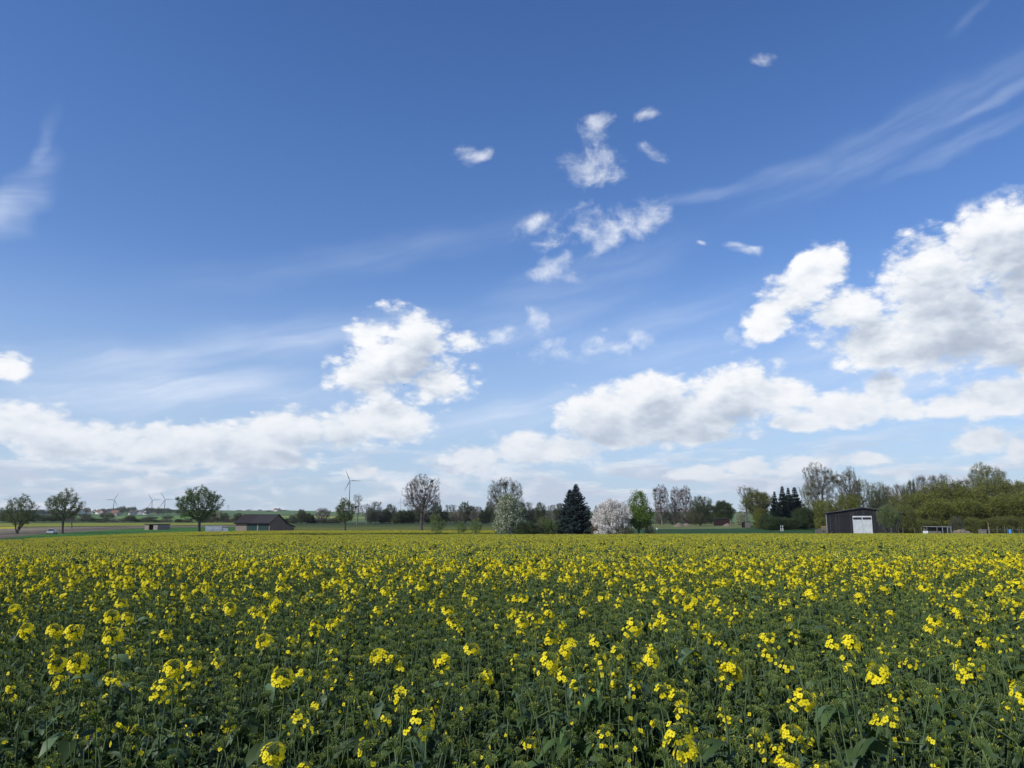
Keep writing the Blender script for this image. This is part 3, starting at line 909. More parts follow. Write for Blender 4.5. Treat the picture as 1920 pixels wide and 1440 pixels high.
for k, (px, top, wd) in enumerate([(1241, 907, 34), (1268, 911, 26), (1288, 909, 28)]):
    tree('bare_poplar', 'bare_poplar', ['wide leafless tree, left one of three right of the bright green tree', 'slim leafless tree, middle one of three right of the bright green tree', 'slim leafless tree, right one of three right of the bright green tree'][k], px, top, wd, 385 + 6 * k, 'three tall leafless trees in the middle right')
for k, (px, top, wd) in enumerate([(1238, 948, 30), (1262, 942, 30), (1284, 950, 30), (1303, 953, 24)]):
    tree('bush_bare', 'twiggy_bush', 'brown leafless bush at the foot of the three leafless trees', px, top, wd, 388, 'brown thicket below the three leafless trees', cat='bush')
tree('ragged_dark', 'garden_tree', 'ragged dark grey-green tree between the three leafless trees and the dark shed', 1313, 929, 52, 340)
tree('dense_round', 'garden_tree', 'low dome-shaped dull green tree behind the dark maroon shed', 1357, 938, 46, 372)
tree('pear', 'small_blossoming_tree', 'small whitish blossoming tree behind the little grey hut on the right', 1391, 958, 30, 318)
tree('slim_grey', 'thin_tree', 'light thin-leaved tree rising behind the left shoulder of the big ivy-hung tree', 1399, 910, 34, 300)
tree('ivy_tree', 'ivy_hung_tree', 'big dense olive tree with hanging yellowish ivy beside the spruces', 1421, 913, 58, 262, rz=2.0)
tree('hazel', 'hanging_ivy', 'yellow-olive curtain of ivy under the big olive tree', 1424, 952, 24, 258, cat='ivy')
for k, (px, top, wd) in enumerate([(1456, 920, 40), (1471, 910, 54), (1482, 913, 46), (1494, 912, 66)]):
    tree('spruce', 'dark_spruce', ['narrowest dark spruce, leftmost of the group beside the olive tree', 'tallest dark spruce of the group beside the olive tree', 'dark spruce top wedged between two others of the group', 'broad dark spruce, rightmost of the group left of the dark barn'][k], px, top, wd, 250 + 5 * k, 'group of dark spruces left of the dark barn')
for k, (px, top, wd) in enumerate([(1450, 968, 40), (1476, 970, 44), (1508, 950, 46), (1532, 958, 46), (1437, 966, 30)]):
    tree('bush_dark', 'dark_bush', 'black-green bush in the dark hedge below the spruces', px, top, wd, 236 + 2 * k, 'dark hedge bushes below the spruces', cat='bush')
tree('tall_budding', 'garden_tree', 'pale budding tree between the spruces and the tallest bare tree', 1521, 905, 36, 262)
tree('tall_oak_bare', 'tall_bare_tree', 'tallest nearly leafless tree, rising behind the left half of the dark barn', 1544, 865, 68, 240, rz=.8)
tree('tall_oak_bare', 'tall_bare_tree', 'tall budding tree behind the ridge of the dark barn, right of the tallest one', 1597, 874, 52, 238, rz=3.0)
tree('tall_budding', 'garden_tree', 'green budding tree behind the right half of the dark barn', 1620, 898, 50, 244)
tree('hazel', 'wood_bush', 'olive green bush behind the left end of the dark barn roof', 1552, 938, 48, 232, cat='bush')
tree('hazel', 'wood_bush', 'green bush filling the gap behind the peak of the dark barn roof', 1590, 926, 54, 230, cat='bush')
tree('ragged_dark', 'garden_tree', 'brownish dark tree behind the right end of the dark barn', 1650, 918, 60, 234)
rr0 = random.Random(12)
back = [(1655, 905, 40, 'tall_budding'), (1676, 912, 36, 'twiggy_tall'), (1694, 908, 34, 'twiggy_tall'), (1712, 910, 36, 'hedge_tree'), (1730, 903, 38, 'twiggy_tall'), (1752, 898, 40, 'twiggy_tall'), (1774, 896, 44, 'twiggy_tall'),
        (1798, 903, 36, 'hedge_tree'), (1812, 900, 40, 'twiggy_tall'), (1898, 906, 46, 'twiggy_tall'), (1925, 903, 46, 'hedge_tree'), (1950, 905, 50, 'twiggy_tall'), (1980, 900, 60, 'tall_budding'), (2020, 905, 60, 'hedge_tree')]
for k, (px, top, wd, kind) in enumerate(back):
    top += rr0.uniform(-9, 6)
    tree(kind, 'wood_tree', 'grey-green twiggy tree in the back row of the right-hand wood', px, top, wd, 236 + (k % 3) * 6, 'back row of the wood at the right')
tree('spreading_green', 'tall_spreading_tree', 'tall spreading brown-green tree standing out above the wood at the right edge', 1858, 864, 84, 226, rz=.6)
for k, (px, top, wd, kind) in enumerate([(1700, 929, 72, 'hazel_loose'), (1738, 915, 90, 'hazel'), (1782, 907, 96, 'hazel_loose'), (1826, 907, 90, 'hazel'), (1868, 901, 98, 'hazel_loose'), (1912, 905, 96, 'hazel'), (1760, 939, 86, 'hazel'), (1806, 937, 92, 'hazel'), (1850, 935, 86, 'hazel_loose'), (1898, 933, 92, 'hazel'), (1950, 918, 96, 'hazel_loose'), (2000, 915, 106, 'hazel')]):
    top += rr0.uniform(-6, 9)
    tree(kind, 'hazel_bush', 'yellow-green hazel bush in the front row of the right-hand wood', px, top, wd, 200 - (k > 5) * 10 + (k % 3) * 3, 'hazel bushes along the front of the wood', cat='bush')
for k, (px, top, wd) in enumerate([(1712, 972, 40), (1738, 974, 44), (1826, 970, 50), (1858, 972, 46), (1884, 968, 50), (1915, 970, 52), (1945, 968, 54)]):
    tree('hazel_loose', 'low_bush', 'low yellow-green bush at the foot of the right-hand wood', px, top, wd, 186, 'low bushes at the foot of the wood', cat='bush')
tree('willow', 'willow', 'pale grey-green willow leaning over the right end of the dark barn', 1667, 948, 46, 170)
tree('hazel_loose', 'hazel_bush', 'fresh yellow-green bush directly right of the pale willow', 1700, 946, 50, 176, cat='bush')
tree('bush_grey', 'grey_bush', 'round grey-green bush right of the open shelter', 1794, 968, 34, 170, cat='bush')
tree('whips', 'young_tree', 'young shrub of upright yellow-green shoots right of the big bare tree trunk', 818, 962, 34, 158, cat='shrub')
tree('whips', 'young_tree', 'sparse leafless-looking young shrub left of the greenish white blossoming tree', 864, 975, 22, 160, cat='shrub')
tree('whips', 'young_tree', 'sparse young shrub next to the foot of the greenish white blossoming tree', 892, 970, 26, 160, cat='shrub')
tree('bush_grey', 'grey_bush', 'small grey-green shrub right of the black-green bush', 1008, 980, 26, 166, cat='bush')

# hedges across the middle distance: every bush on its own
rr_ = random.Random(8)
kinds = ['hedge_tree', 'twiggy_tall', 'bush_dark', 'hedge_tree', 'bush_green', 'twiggy_tall', 'bush_bare', 'hedge_tree']
px = 694
k = 0
while px < 1052:
    kd = kinds[k % 8]
    wd = rr_.uniform(20, 32)
    tp = rr_.uniform(940, 952) if kd in ('hedge_tree', 'twiggy_tall') else rr_.uniform(954, 962)
    if 745 < px < 780:
        kd, tp = 'bush_dark', 956
    tree(kd, 'hedge_tree' if 'bush' not in kd else 'hedge_bush', 'dark bushy tree of the long hedgerow behind the middle field', px, tp, wd * (1.25 if kd == 'bush_dark' else 1), 480 + rr_.uniform(-15, 15), 'long hedgerow behind the middle field', cat='hedge tree')
    px += wd * .45
    k += 1
for k in range(9):
    tree(['spruce', 'hedge_tree', 'spruce'][k % 3] if k in (3, 6) else 'hedge_tree', 'hedge_tree', 'dark tree closing the gap of the long hedgerow near the spruce', 1205 + k * 16 if k > 5 else 1052 + k * 22, 944 + (k * 7) % 9, 30, 430, 'hedge behind the blossoming trees', cat='hedge tree')
for k, (px, top, wd, kind) in enumerate([(565, 955, 22, 'hedge_tree'), (549, 966, 20, 'bush_grey'), (556, 962, 18, 'bush_bare'), (577, 962, 20, 'bush_dark'), (586, 963, 16, 'spruce'), (592, 969, 30, 'bush_bare'), (622, 972, 26, 'bush_grey'), (634, 966, 24, 'bush_grey'), (540, 972, 20, 'bush_dark'), (612, 973, 40, 'bush_dark')]):
    tree(kind, 'hedge_bush' if 'bush' in kind else 'hedge_tree', 'small bushy growth in the loose hedge between barn and largest turbine', px, top, wd, 470 + 3 * k, 'loose hedge between the barn and the turbine', cat='hedge bush')
for k, (px, top, wd, kind) in enumerate([(446, 962, 22, 'hedge_tree'), (430, 968, 24, 'bush_bare'), (420, 962, 20, 'hedge_tree'), (408, 958, 26, 'bush_bare'), (395, 964, 26, 'bush_grey'), (380, 968, 26, 'bush_dark'), (460, 968, 24, 'bush_dark'), (352, 972, 22, 'bush_grey'), (336, 973, 20, 'bush_dark'), (312, 972, 26, 'bush_bare')]):
    tree(kind, 'hedge_bush' if 'bush' in kind else 'hedge_tree', 'small bushy growth in the hedge behind the lone green tree', px, top, wd, 540 + 3 * k, 'hedge behind the lone green tree', cat='hedge bush')
px, k = -30, 0
while px < 300:
    wd = rr_.uniform(16, 30)
    kd = ['bush_bare', 'bush_grey', 'hedge_tree', 'bush_dark', 'bush_grey', 'bush_green'][k % 6]
    tp = rr_.uniform(962, 970) if px < 110 else rr_.uniform(966, 975)
    tree(kd, 'hedge_bush' if 'bush' in kd else 'hedge_tree', 'brownish bushy growth of the hedge beyond the ploughed left field', px, tp, wd, 575 + rr_.uniform(-12, 20), 'hedge beyond the ploughed field', cat='hedge bush')
    px += wd * .62
    k += 1
tree('far_bush', 'round_bush', 'dark green dome-shaped bush beyond the ploughed field', 190, 975, 28, 520, cat='bush')

# far trees on the village hill and the slopes
for k in range(64):
    px = rr_.uniform(140, 350)
    Y = rr_.uniform(1500, 2300)
    tree('far_tree', 'village_tree', 'hazy far tree among the houses of the hill village', px, rr_.uniform(951, 961) - (4 if 225 < px < 260 else 0), rr_.uniform(9, 20), Y, 'trees of the hill village')
for k in range(46):
    px = rr_.choice([rr_.uniform(-40, 120), rr_.uniform(300, 345), rr_.uniform(400, 660), rr_.uniform(400, 660)])
    tree('far_tree', 'skyline_tree', 'hazy far tree on the skyline of the slopes', px, rr_.uniform(955, 959), rr_.uniform(7, 18), rr_.uniform(2200, 2900), 'trees along the far skyline')
for k in range(16):
    px = rr_.uniform(150, 345)
    tree('far_bush', 'slope_bush', 'hazy grey-green bush on the slope below the village', px, rr_.uniform(961, 973), rr_.uniform(14, 30), rr_.uniform(700, 1100), 'bushes on the slope below the village', cat='bush')
for k in range(34):
    px = -60 + k * 6.5 if k < 24 else rr_.uniform(-60, 100)
    tree('far_bush', 'woodland_tree', 'blue-green tree of the far wood on the left skyline', px, rr_.uniform(956, 960), rr_.uniform(9, 14), 1500, 'far wood on the left skyline')


# ------------------------------------------------------------------ buildings
def facing(px, Y, turn=0.0):
    p = spot(px, Y)
    return p, -math.atan2(p.x, p.y) + math.radians(turn)


def slab(a, b, th, y0, y1):
    """roof slab between profile points a and b (x, z), th thick, pushed y0..y1"""
    d = Vector((b[0] - a[0], b[1] - a[1])).normalized()
    n = Vector((-d.y, d.x)) * th
    if n.y < 0:
        n = -n
    mb = MB()
    mb.prism([(a[0], a[1]), (b[0], b[1]), (b[0] + n.x, b[1] + n.y), (a[0] + n.x, a[1] + n.y)], y0, y1)
    return mb


# barn on the left: long wall with the green doors, gable and lean-to towards the right
p, rz = facing(505, 212)
phi = math.radians(33)
r_hat = Vector((math.cos(-math.atan2(p.x, p.y)), math.sin(-math.atan2(p.x, p.y)), 0))
f_hat = Vector((p.x, p.y, 0)).normalized()
g = math.sin(phi) * r_hat + math.cos(phi) * f_hat
barn = thing('brick_barn', 'brick barn with dark tiled roof, green double doors and a lean-to, in the left field', 'barn', p, math.atan2(g.y, g.x))
W_, L_, EV, RD = 7.8, 10.7, 3.0, 5.15
mb = MB(); mb.prism([(0, -1), (W_, -1), (W_, EV), (W_ / 2, RD - .1), (0, EV)], 0, L_)
obj('wall', mb, ['render_wall'], barn)
mb = MB(); mb.prism([(W_ + .003, -1), (W_ + 4.6, -1), (W_ + 4.6, 1.75), (W_ + .003, EV - .25)], .06, L_ - .3)
obj('lean_to_wall', mb, ['render_wall'], barn)
for yy, lab, mt in ((0, 'greyer weathered tiled roof half', 'tile_grey'), (L_ * .55, 'dark tiled roof half', 'tile_dark')):
    y0, y1 = (-.3, L_ * .55 - .003) if yy == 0 else (L_ * .55, L_ + .3)
    obj('roof', slab((-.45, EV - .22), (W_ / 2, RD), .16, y0, y1), [mt], barn, label=lab)
obj('back_roof', slab((W_ / 2 + .003, RD + .02), (W_ + .35, EV - .16), .16, -.3, L_ + .3), ['tile_dark'], barn)
obj('lean_to_roof', slab((W_ + .38, EV - .18), (W_ + 5.1, 1.72), .12, -.15, L_), ['tile_dark'], barn)
mb = MB(); mb.box((-.52, -.3, EV - .36), (-.40, L_ + .3, EV - .24)); obj('gutter', mb, ['tile_dark'], barn)
for y0, y1 in ((.35, 3.45), (3.95, 7.05)):
    mb = MB()
    mb.box((-.07, y0, .02), (-.005, (y0 + y1) / 2 - .02, EV - .35)); mb.box((-.07, (y0 + y1) / 2 + .02, .02), (-.005, y1, EV - .35))
    for k in range(7):
        yy = y0 + .2 + k * (y1 - y0 - .4) / 6
        mb.box((-.085, yy - .02, .05), (-.072, yy + .02, EV - .4))
    d = obj('door', mb, ['green_door'], barn)
    mb = MB(); mb.box((-.12, (y0 + y1) / 2 - .12, 1.1), (-.088, (y0 + y1) / 2 - .08, 1.35)); obj('handle', mb, ['metal_grey'], d)
mb = MB(); mb.box((-.10, 3.52, 0), (-.004, 3.88, EV - .33)); obj('door_pillar', mb, ['block'], barn)
mb = MB(); mb.box((-.06, 7.2, 0), (-.004, L_ - .05, EV - .36)); obj('brick_panel', mb, ['brick'], barn)

# block shed in the green field on the left
p, _ = facing(295, 286)
fx = -math.atan2(p.x, p.y)
r_hat = Vector((math.cos(fx), math.sin(fx), 0)); f_hat = Vector((p.x, p.y, 0)).normalized()
phi = math.radians(42)
g = math.sin(phi) * r_hat + math.cos(phi) * f_hat
shed = thing('block_shed', 'small flat-roofed block shed with an open black doorway in the green field on the left', 'shed', p, math.atan2(g.y, g.x))
mb = MB()
mb.box((0, 0, -.5), (6.3, .25, 2.0)); mb.box((0, 5.55, -.5), (6.3, 5.8, 1.95)); mb.box((6.05, .253, -.5), (6.297, 5.547, 1.85))
mb.box((0.002, .253, -.5), (.25, 1.9, 2.0)); mb.box((0.002, 3.9, -.5), (.25, 5.547, 1.95)); mb.box((.004, 1.903, 1.85), (.248, 3.897, 1.98))
obj('wall', mb, ['block'], shed)
mb = MB(); mb.box((-.35, -.15, 2.003), (6.6, 6.0, 2.2)); obj('roof', mb, ['roof_grey'], shed)

# white box trailer between the lone tree and the barn
p, rz = facing(406, 206)
tr = thing('white_trailer', 'white box trailer parked between the lone green tree and the brick barn', 'trailer', p, rz)
mb = MB(); mb.box((-2.85, -1.1, .65), (1.25, 1.1, 2.30)); mb.box((-2.88, -1.13, 2.303), (1.28, 1.13, 2.36)); mb.box((-2.85, -1.125, 1.40), (1.25, -1.103, 1.46))
obj('box_body', mb, ['white_paint'], tr)
mb = MB(); mb.prism([(1.27, .65), (2.75, .65), (2.75, 1.75), (2.6, 1.98), (1.27, 2.1)], -1.05, 1.05); obj('front_body', mb, ['white_door'], tr)
mb = MB(); mb.box((1.30, -1.08, 1.86), (2.62, -1.053, 1.97)); mb.box((2.753, -.9, 1.3), (2.775, .9, 1.7)); obj('window', mb, ['glass_dark'], tr)
mb = MB(); mb.box((-2.5, -1.13, 1.02), (1.1, -1.103, 1.06)); obj('side_rail', mb, ['metal_grey'], tr)
mb = MB(); mb.box((-2.7, -1.0, .45), (2.6, 1.0, .645)); obj('chassis', mb, ['metal_grey'], tr)
for wx in (-1.9, -1.0, 2.0):
    for wy in (-1.0, 1.0):
        mb = MB(); mb.path([(wx, wy - .11, .42), (wx, wy + .11, .42)], [.42, .42], 16); wh = obj('wheel', mb, ['tyre'], tr)
        mb = MB(); mb.path([(wx, wy - .125, .42), (wx, wy + .125, .42)], [.2, .2], 12); obj('rim', mb, ['metal_grey'], wh)

# dark boarded barn on the right
p, rz = facing(1622, 178)
bb = thing('boarded_barn', 'dark vertically boarded barn with a white door, in front of the tall bare trees', 'barn', p, rz)
HW, EV2, PK, DP = 7.9, 4.9, 6.1, 19.0
mb = MB(); mb.prism([(-HW, -1), (HW, -1), (HW, EV2), (0, PK - .12), (-HW, EV2)], 0, DP)
rg = random.Random(3)
xx = -HW + .05
while xx < HW - .1:
    top = EV2 + (PK - EV2) * (1 - abs(xx) / HW) - .22
    light = rg.random() < .45
    if not (-2.55 < xx < 1.66):
        mb.box((xx, -rg.uniform(.03, .05), .05), (xx + (.07 if light else .16), -.002, 4.28), 1 if light else 0)
    mb.box((xx + .02, -rg.uniform(.055, .07), 4.32), (xx + (.09 if light else .18), -.003, top), 1 if light else 0)
    xx += rg.uniform(.26, .36)
obj('wall', mb, ['board_dark', 'board_light'], bb)
mb = MB(); mb.box((-HW, -.10, 4.285), (HW, -.075, 4.36)); obj('trim_board', mb, ['board_dark'], bb)
for sx in (-1, 1):
    obj('roof', slab((sx * (HW + .45), EV2 - .02), (sx * .002, PK), .22, -.45, DP + .4), ['roof_grey'], bb)
mb = MB(); mb.box((-HW - .10, -.12, 0), (-HW + .06, -.06, EV2 - .15)); obj('downpipe', mb, ['metal_grey'], bb)
mb = MB(); mb.box((-1.95, -.16, 4.02), (2.35, -.08, 4.32)); mb.box((-1.95, -.16, 0), (-1.83, -.08, 4.017)); mb.box((2.23, -.16, 0), (2.35, -.08, 4.017)); mb.box((-1.827, -.155, 3.28), (2.227, -.085, 3.48)); mb.box((.12, -.157, 3.483), (.28, -.085, 4.017))
DX = (-.52, 0, 0), (.93, 1, 1)
o = obj('door_frame', mb, ['white_paint'], bb); o.location, o.scale = DX
for x0, x1 in ((-1.82, .115), (.285, 2.22)):
    mb = MB(); mb.box((x0, -.10, 3.485), (x1, -.06, 4.015)); o = obj('window', mb, ['glass_dark'], bb); o.location, o.scale = DX
for x0, x1 in ((-1.82, .19), (.22, 2.22)):
    mb = MB(); mb.box((x0, -.12, .02), (x1, -.07, 3.275))
    for k in range(4):
        mb.box((x0 + .04, -.135, .5 + k * .75), (x1 - .04, -.122, .55 + k * .75))
    d = obj('door', mb, ['white_door'], bb); d.location, d.scale = DX
    mb = MB(); hx = x1 - .2 if x0 < 0 else x0 + .12
    mb.box((hx, -.165, 1.2), (hx + .06, -.137, 1.5)); obj('handle', mb, ['metal_grey'], d)

# crate and stacked boards left of the dark barn
p, rz = facing(1536, 176)
cr_ = thing('lattice_crate', 'grey wooden lattice crate left of the dark barn', 'crate', p, rz)
mb = MB()
for k in range(9):
    mb.box((-.75 + k * .18, -.5, .0), (-.67 + k * .18, -.46, 1.55)); mb.box((-.75 + k * .18, .46, .0), (-.67 + k * .18, .5, 1.55))
for z in (.1, .75, 1.4):
    mb.box((-.8, -.455, z), (.8, -.42, z + .12)); mb.box((-.8, .42, z), (.8, .455, z + .12)); mb.box((-.8, -.417, z), (-.76, .417, z + .12)); mb.box((.76, -.417, z), (.8, .417, z + .12))
mb.box((-.74, -.41, .2), (.74, .41, 1.2))
obj('slats', mb, ['wood_grey'], cr_)
p, rz = facing(1546, 177)
st = thing('board_stack', 'stack of pale timber boards between the lattice crate and the dark barn', 'timber stack', p, rz)
for k in range(6):
    mb = MB(); mb.box((-.62 + .03 * (k % 2), -.6, .35 + k * .29), (.60 + .02 * (k % 3) - (.2 if k == 5 else 0), .6, .35 + k * .29 + (.22 if k != 4 else .1)))
    obj('board', mb, ['wood_pale' if k > 3 else 'wood_grey'], st)
mb = MB(); mb.box((-.6, -.55, 0), (-.45, .55, .345)); mb.box((.45, -.55, 0), (.6, .55, .345)); obj('bearer', mb, ['wood_grey'], st)

# open shelter at the right
p, rz = facing(1758, 166)
sh = thing('open_shelter', 'low open shelter with a pale flat roof in front of the wood on the right', 'shelter', p, rz + .25)
mb = MB(); mb.prism([(-2.4, 1.95), (2.5, 1.85), (2.5, 1.98), (-2.4, 2.08)], -1.3, 1.3); obj('roof', mb, ['metal_grey'], sh)
mb = MB(); mb.box((-2.3, 1.2, 0), (2.4, 1.28, 1.84)); mb.box((-2.3, -1.1, 0), (.5, -1.05, 1.05)); obj('back_wall', mb, ['wood_grey'], sh)
for x in (-2.25, -.3, .75, 1.7, 2.35):
    mb = MB(); mb.box((x - .07, -1.25, 0), (x + .07, -1.13, 1.84)); obj('post', mb, ['metal_grey' if x > .5 else 'wood_grey'], sh)
mb = MB(); mb.box((.85, -1.0, 0), (1.6, 1.1, 1.7)); obj('inner_shade', mb, ['shade_black'], sh)  # solid black block, painted shade of the shelter's inside

# dark maroon shed, little hut and house gable far right of the middle
p, rz = facing(1355, 352)
ms = thing('maroon_shed', 'dark maroon boarded shed with a sloping roof behind the pale green strip', 'shed', p, rz)
mb = MB(); mb.prism([(-3.9, 0), (3.2, 0), (3.2, 3.1), (-3.9, 2.75)], 0, 5)
for k in range(24):
    mb.box((-3.85 + k * .3, -.05, .05), (-3.7 + k * .3, -.003, 2.65))
obj('wall', mb, ['maroon'], ms)
obj('roof', slab((-4.2, 2.76), (3.5, 3.12), .14, -.3, 5.3), ['roof_grey'], ms)
mb = MB(); mb.box((3.22, -.06, 0), (3.4, .1, 3.0)); obj('corner_post', mb, ['wood_pale'], ms)
p, rz = facing(1396, 290)
hut = thing('grey_hut', 'little grey plank hut with an open black side left of the big olive tree', 'hut', p, rz)
mb = MB(); mb.box((.2, 0, 0), (2.2, 2.6, 2.1))
for k in range(8):
    mb.box((.22 + k * .25, -.04, .03), (.40 + k * .25, -.003, 2.05))
obj('wall', mb, ['wood_grey'], hut)
mb = MB(); mb.box((-1.0, .4, 0), (.195, 2.4, 2.0)); obj('inner_shade', mb, ['shade_black'], hut)  # black block under the roof, shade put into its colour
obj('roof', slab((-1.4, 2.35), (2.5, 2.15), .12, -.3, 2.8), ['roof_grey'], hut)
mb = MB(); mb.box((-1.1, -.1, 0), (-.98, .02, 2.3)); obj('post', mb, ['wood_grey'], hut)
p, rz = facing(1471, 300)
hs = thing('hidden_house', 'beige house gable peeping out between the dark spruces', 'house', p, rz - .25)
mb = MB(); mb.prism([(-3, 0), (3, 0), (3, 6.2), (0, 9.2), (-3, 6.2)], 0, 9); obj('wall', mb, ['house_beige'], hs)
for sx in (-1, 1):
    obj('roof', slab((sx * 3.4, 5.85), (sx * .002, 9.25), .18, -.3, 9.3), ['tile_red'], hs)
mb = MB(); mb.box((-.5, -.05, 6.2), (.5, -.003, 7.2)); obj('window', mb, ['glass_dark'], hs)

# earth heaps
for px, Y, w, h, lab in ((1273, 330, 3.0, 1.6, 'grassy earth heap left of the other two in the pale green strip'), (1287, 334, 3.0, 1.4, 'middle earth heap on the pale green strip'), (1364, 330, 2.6, 1.2, 'brown earth heap in front of the dark maroon shed')):
    p = spot(px, Y)
    mb = MB(); n = 14
    rg2 = np.random.default_rng(px)
    V = [(0, 0, h)]; F = []
    for q in range(1, 6):
        for a in range(n):
            t = a * 2 * math.pi / n; rad = w * q / 5 * (1 + rg2.uniform(-.12, .12))
            V.append((rad * math.cos(t), rad * math.sin(t) * .8, h * (math.cos(math.pi * q / 5) * .5 + .5) + rg2.uniform(-.06, .06) - (.1 if q == 5 else 0)))
    F3 = [(0, 1 + a, 1 + (a + 1) % n) for a in range(n)]
    F4 = [(1 + (q - 1) * n + a, 1 + q * n + a, 1 + q * n + (a + 1) % n, 1 + (q - 1) * n + (a + 1) % n) for q in range(1, 5) for a in range(n)]
    mb.add(V, F4); mb.f.append((np.array(F3), 0))
    o = obj('earth_heap', mb, ['earth'], None, True); o.location = p
    tag(o, lab, 'earth heap', 'earth heaps on the pale strip')

# village houses on the far hill
hr = random.Random(21)


def house_parts(wall, roof):
    a = MB(); a.prism([(-4.5, -3), (4.5, -3), (4.5, 4.2), (0, 8.0), (-4.5, 4.2)], -6, 6)
    b = MB()
    for sx in (-1, 1):
        b.merge(slab((sx * 5.1, 3.75), (sx * .002, 8.05), .3, -6.4, 6.4))
    c = MB(); c.box((-.5, 2, 6.5), (.5, 3, 9.2))
    return a.mesh('wall', [wall]), b.mesh('roof', [roof]), c.mesh('chimney', ['tile_red'])


HP = {k: house_parts(*k) for k in (('house_white', 'tile_brown'), ('house_white', 'tile_red'), ('house_beige', 'tile_red'), ('house_beige', 'tile_brown'))}
hp = [(152, 964, 1500, 0, 40), (163, 962, 1700, 1, -50), (177, 961, 1750, 0, 15), (186, 963, 1600, 1, 60), (200, 962, 1650, 3, -20), (207, 964, 1550, 2, 30), (217, 967, 1250, 2, 70), (222, 961, 1800, 0, 10),
      (250, 963, 1700, 3, 80), (255, 962, 1750, 0, -40), (262, 963, 1680, 1, 20), (270, 962, 1700, 0, 60), (276, 964, 1620, 0, -15), (247, 966, 1500, 3, 40), (192, 966, 1400, 2, 0), (298, 961, 1900, 3, 50),
      (524, 958, 2500, 2, 20), (518, 959, 2450, 1, 70), (597, 959, 2300, 0, 10)]
keys = list(HP)
labs = ['white house with a brown roof', 'white house with a red roof', 'beige house with a red roof', 'beige house with a brown roof']
for k, (px, top, Y, kd, ang) in enumerate(hp):
    p = spot(px, Y)
    where = 'in the hill village' if k < 16 else 'on the skyline above the brick barn'
    h = thing('village_house', 'far ' + labs[kd] + ' ' + where, 'house', p, math.radians(ang), ('houses of the hill village, ' if k < 16 else 'far farm houses, ') + labs[kd])
    s_ = max(.7, (ray(px, top, Y).z - p.z) / 8.3) if (ray(px, top, Y).z - p.z) > 4 else .8
    h.scale = (min(s_, 1.3) * 1.35,) * 3
    w_, r_, c_ = HP[keys[kd]]
    link('wall', w_, h)
    ro = link('roof', r_, h)
    link('chimney', c_, ro)


# ------------------------------------------------------------------ wind turbines, pylons and mast
def turbine(label, px, hub, blade_px, Y, angles, yaw=0.0, ground_row=None, mtl='turbine'):
    p = spot(px, Y); hz = ray(px, hub, Y).z - p.z
    s = Y / 1465.0
    R_ = blade_px * s
    t = thing('wind_turbine', label, 'wind turbine', p, -math.atan2(p.x, p.y) + yaw, 'wind turbines on the horizon')
    tw = R_ * .055
    mb = MB(); mb.path([(0, 0, -3), (0, 0, hz * .5), (0, 0, hz - R_ * .03)], [tw, tw * .8, tw * .55], 14); obj('tower', mb, [mtl], t, True)
    mb = MB(); mb.path([(0, -R_ * .09, hz), (0, -R_ * .04, hz), (0, R_ * .08, hz), (0, R_ * .14, hz)], [R_ * .035, R_ * .045, R_ * .045, R_ * .025], 10); obj('nacelle', mb, [mtl], t, True)
    mb = MB(); mb.path([(0, -R_ * .16, hz), (0, -R_ * .135, hz), (0, -R_ * .095, hz)], [R_ * .012, R_ * .032, R_ * .036], 10); hb = obj('hub', mb, [mtl], t, True)
    for a in angles:
        a = math.radians(a)
        u = np.array([math.cos(a), 0, math.sin(a)]); v = np.array([-math.sin(a), 0, math.cos(a)])
        secs = [(.02, .026, .02), (.10, .034, .022), (.22, .068, .018), (.5, .050, .012), (.8, .032, .008), (1.0, .010, .003)]
        V = []
        for q, wd, th in secs:
            c = u * q * R_ + np.array([0, -R_ * .125, hz])
            for k in range(8):
                b = k * math.pi / 4
                V.append(c + v * (math.cos(b) * .5 * wd * R_ + .012 * R_ * (q > .1)) * 1.15 + np.array([0, 1, 0]) * (math.sin(b) * .5 * th * R_ + math.cos(b) * wd * R_ * .15))
        F = [(r * 8 + i, r * 8 + (i + 1) % 8, (r + 1) * 8 + (i + 1) % 8, (r + 1) * 8 + i) for r in range(5) for i in range(8)]
        mb = MB(); mb.add(V, F); mb.f.append((np.array([list(range(8))]), 0)); mb.f.append((np.array([list(range(47, 39, -1))]), 0))
        obj('blade', mb, [mtl], hb, True)
    return t


turbine('largest wind turbine, rising behind the small light green tree', 654, 901.5, 21.5, 2000, [113, -1, 242])
turbine('wind turbine with one level blade to the left, above the village', 212, 937, 15.0, 3300, [180, 60, -63])
turbine('wind turbine, left one of the close pair right of the village', 284, 938, 14.5, 3300, [123, 6, 245])
turbine('slightly taller wind turbine, right one of the close pair right of the village', 308, 936.5, 16.5, 3200, [122, 2, 240])
turbine('wind turbine half hidden by the forked tree at the left edge', 12.5, 937, 9.5, 3500, [173, 55, -70])
turbine('small far wind turbine, first one right of the largest turbine', 710.5, 945.5, 8.5, 4000, [122, 2, 242])
turbine('tiniest far wind turbine, right of the small one over the hedge', 728, 948, 7.0, 4200, [125, 5, 240])
turbine('far wind turbine just left of the big bare tree crown', 751, 941, 9.0, 4000, [95, 215, -25])
turbine('far wind turbine with a bright upright blade right of the big bare tree', 828.5, 938, 13.0, 3800, [68, 188, -52], mtl='plastic_white')


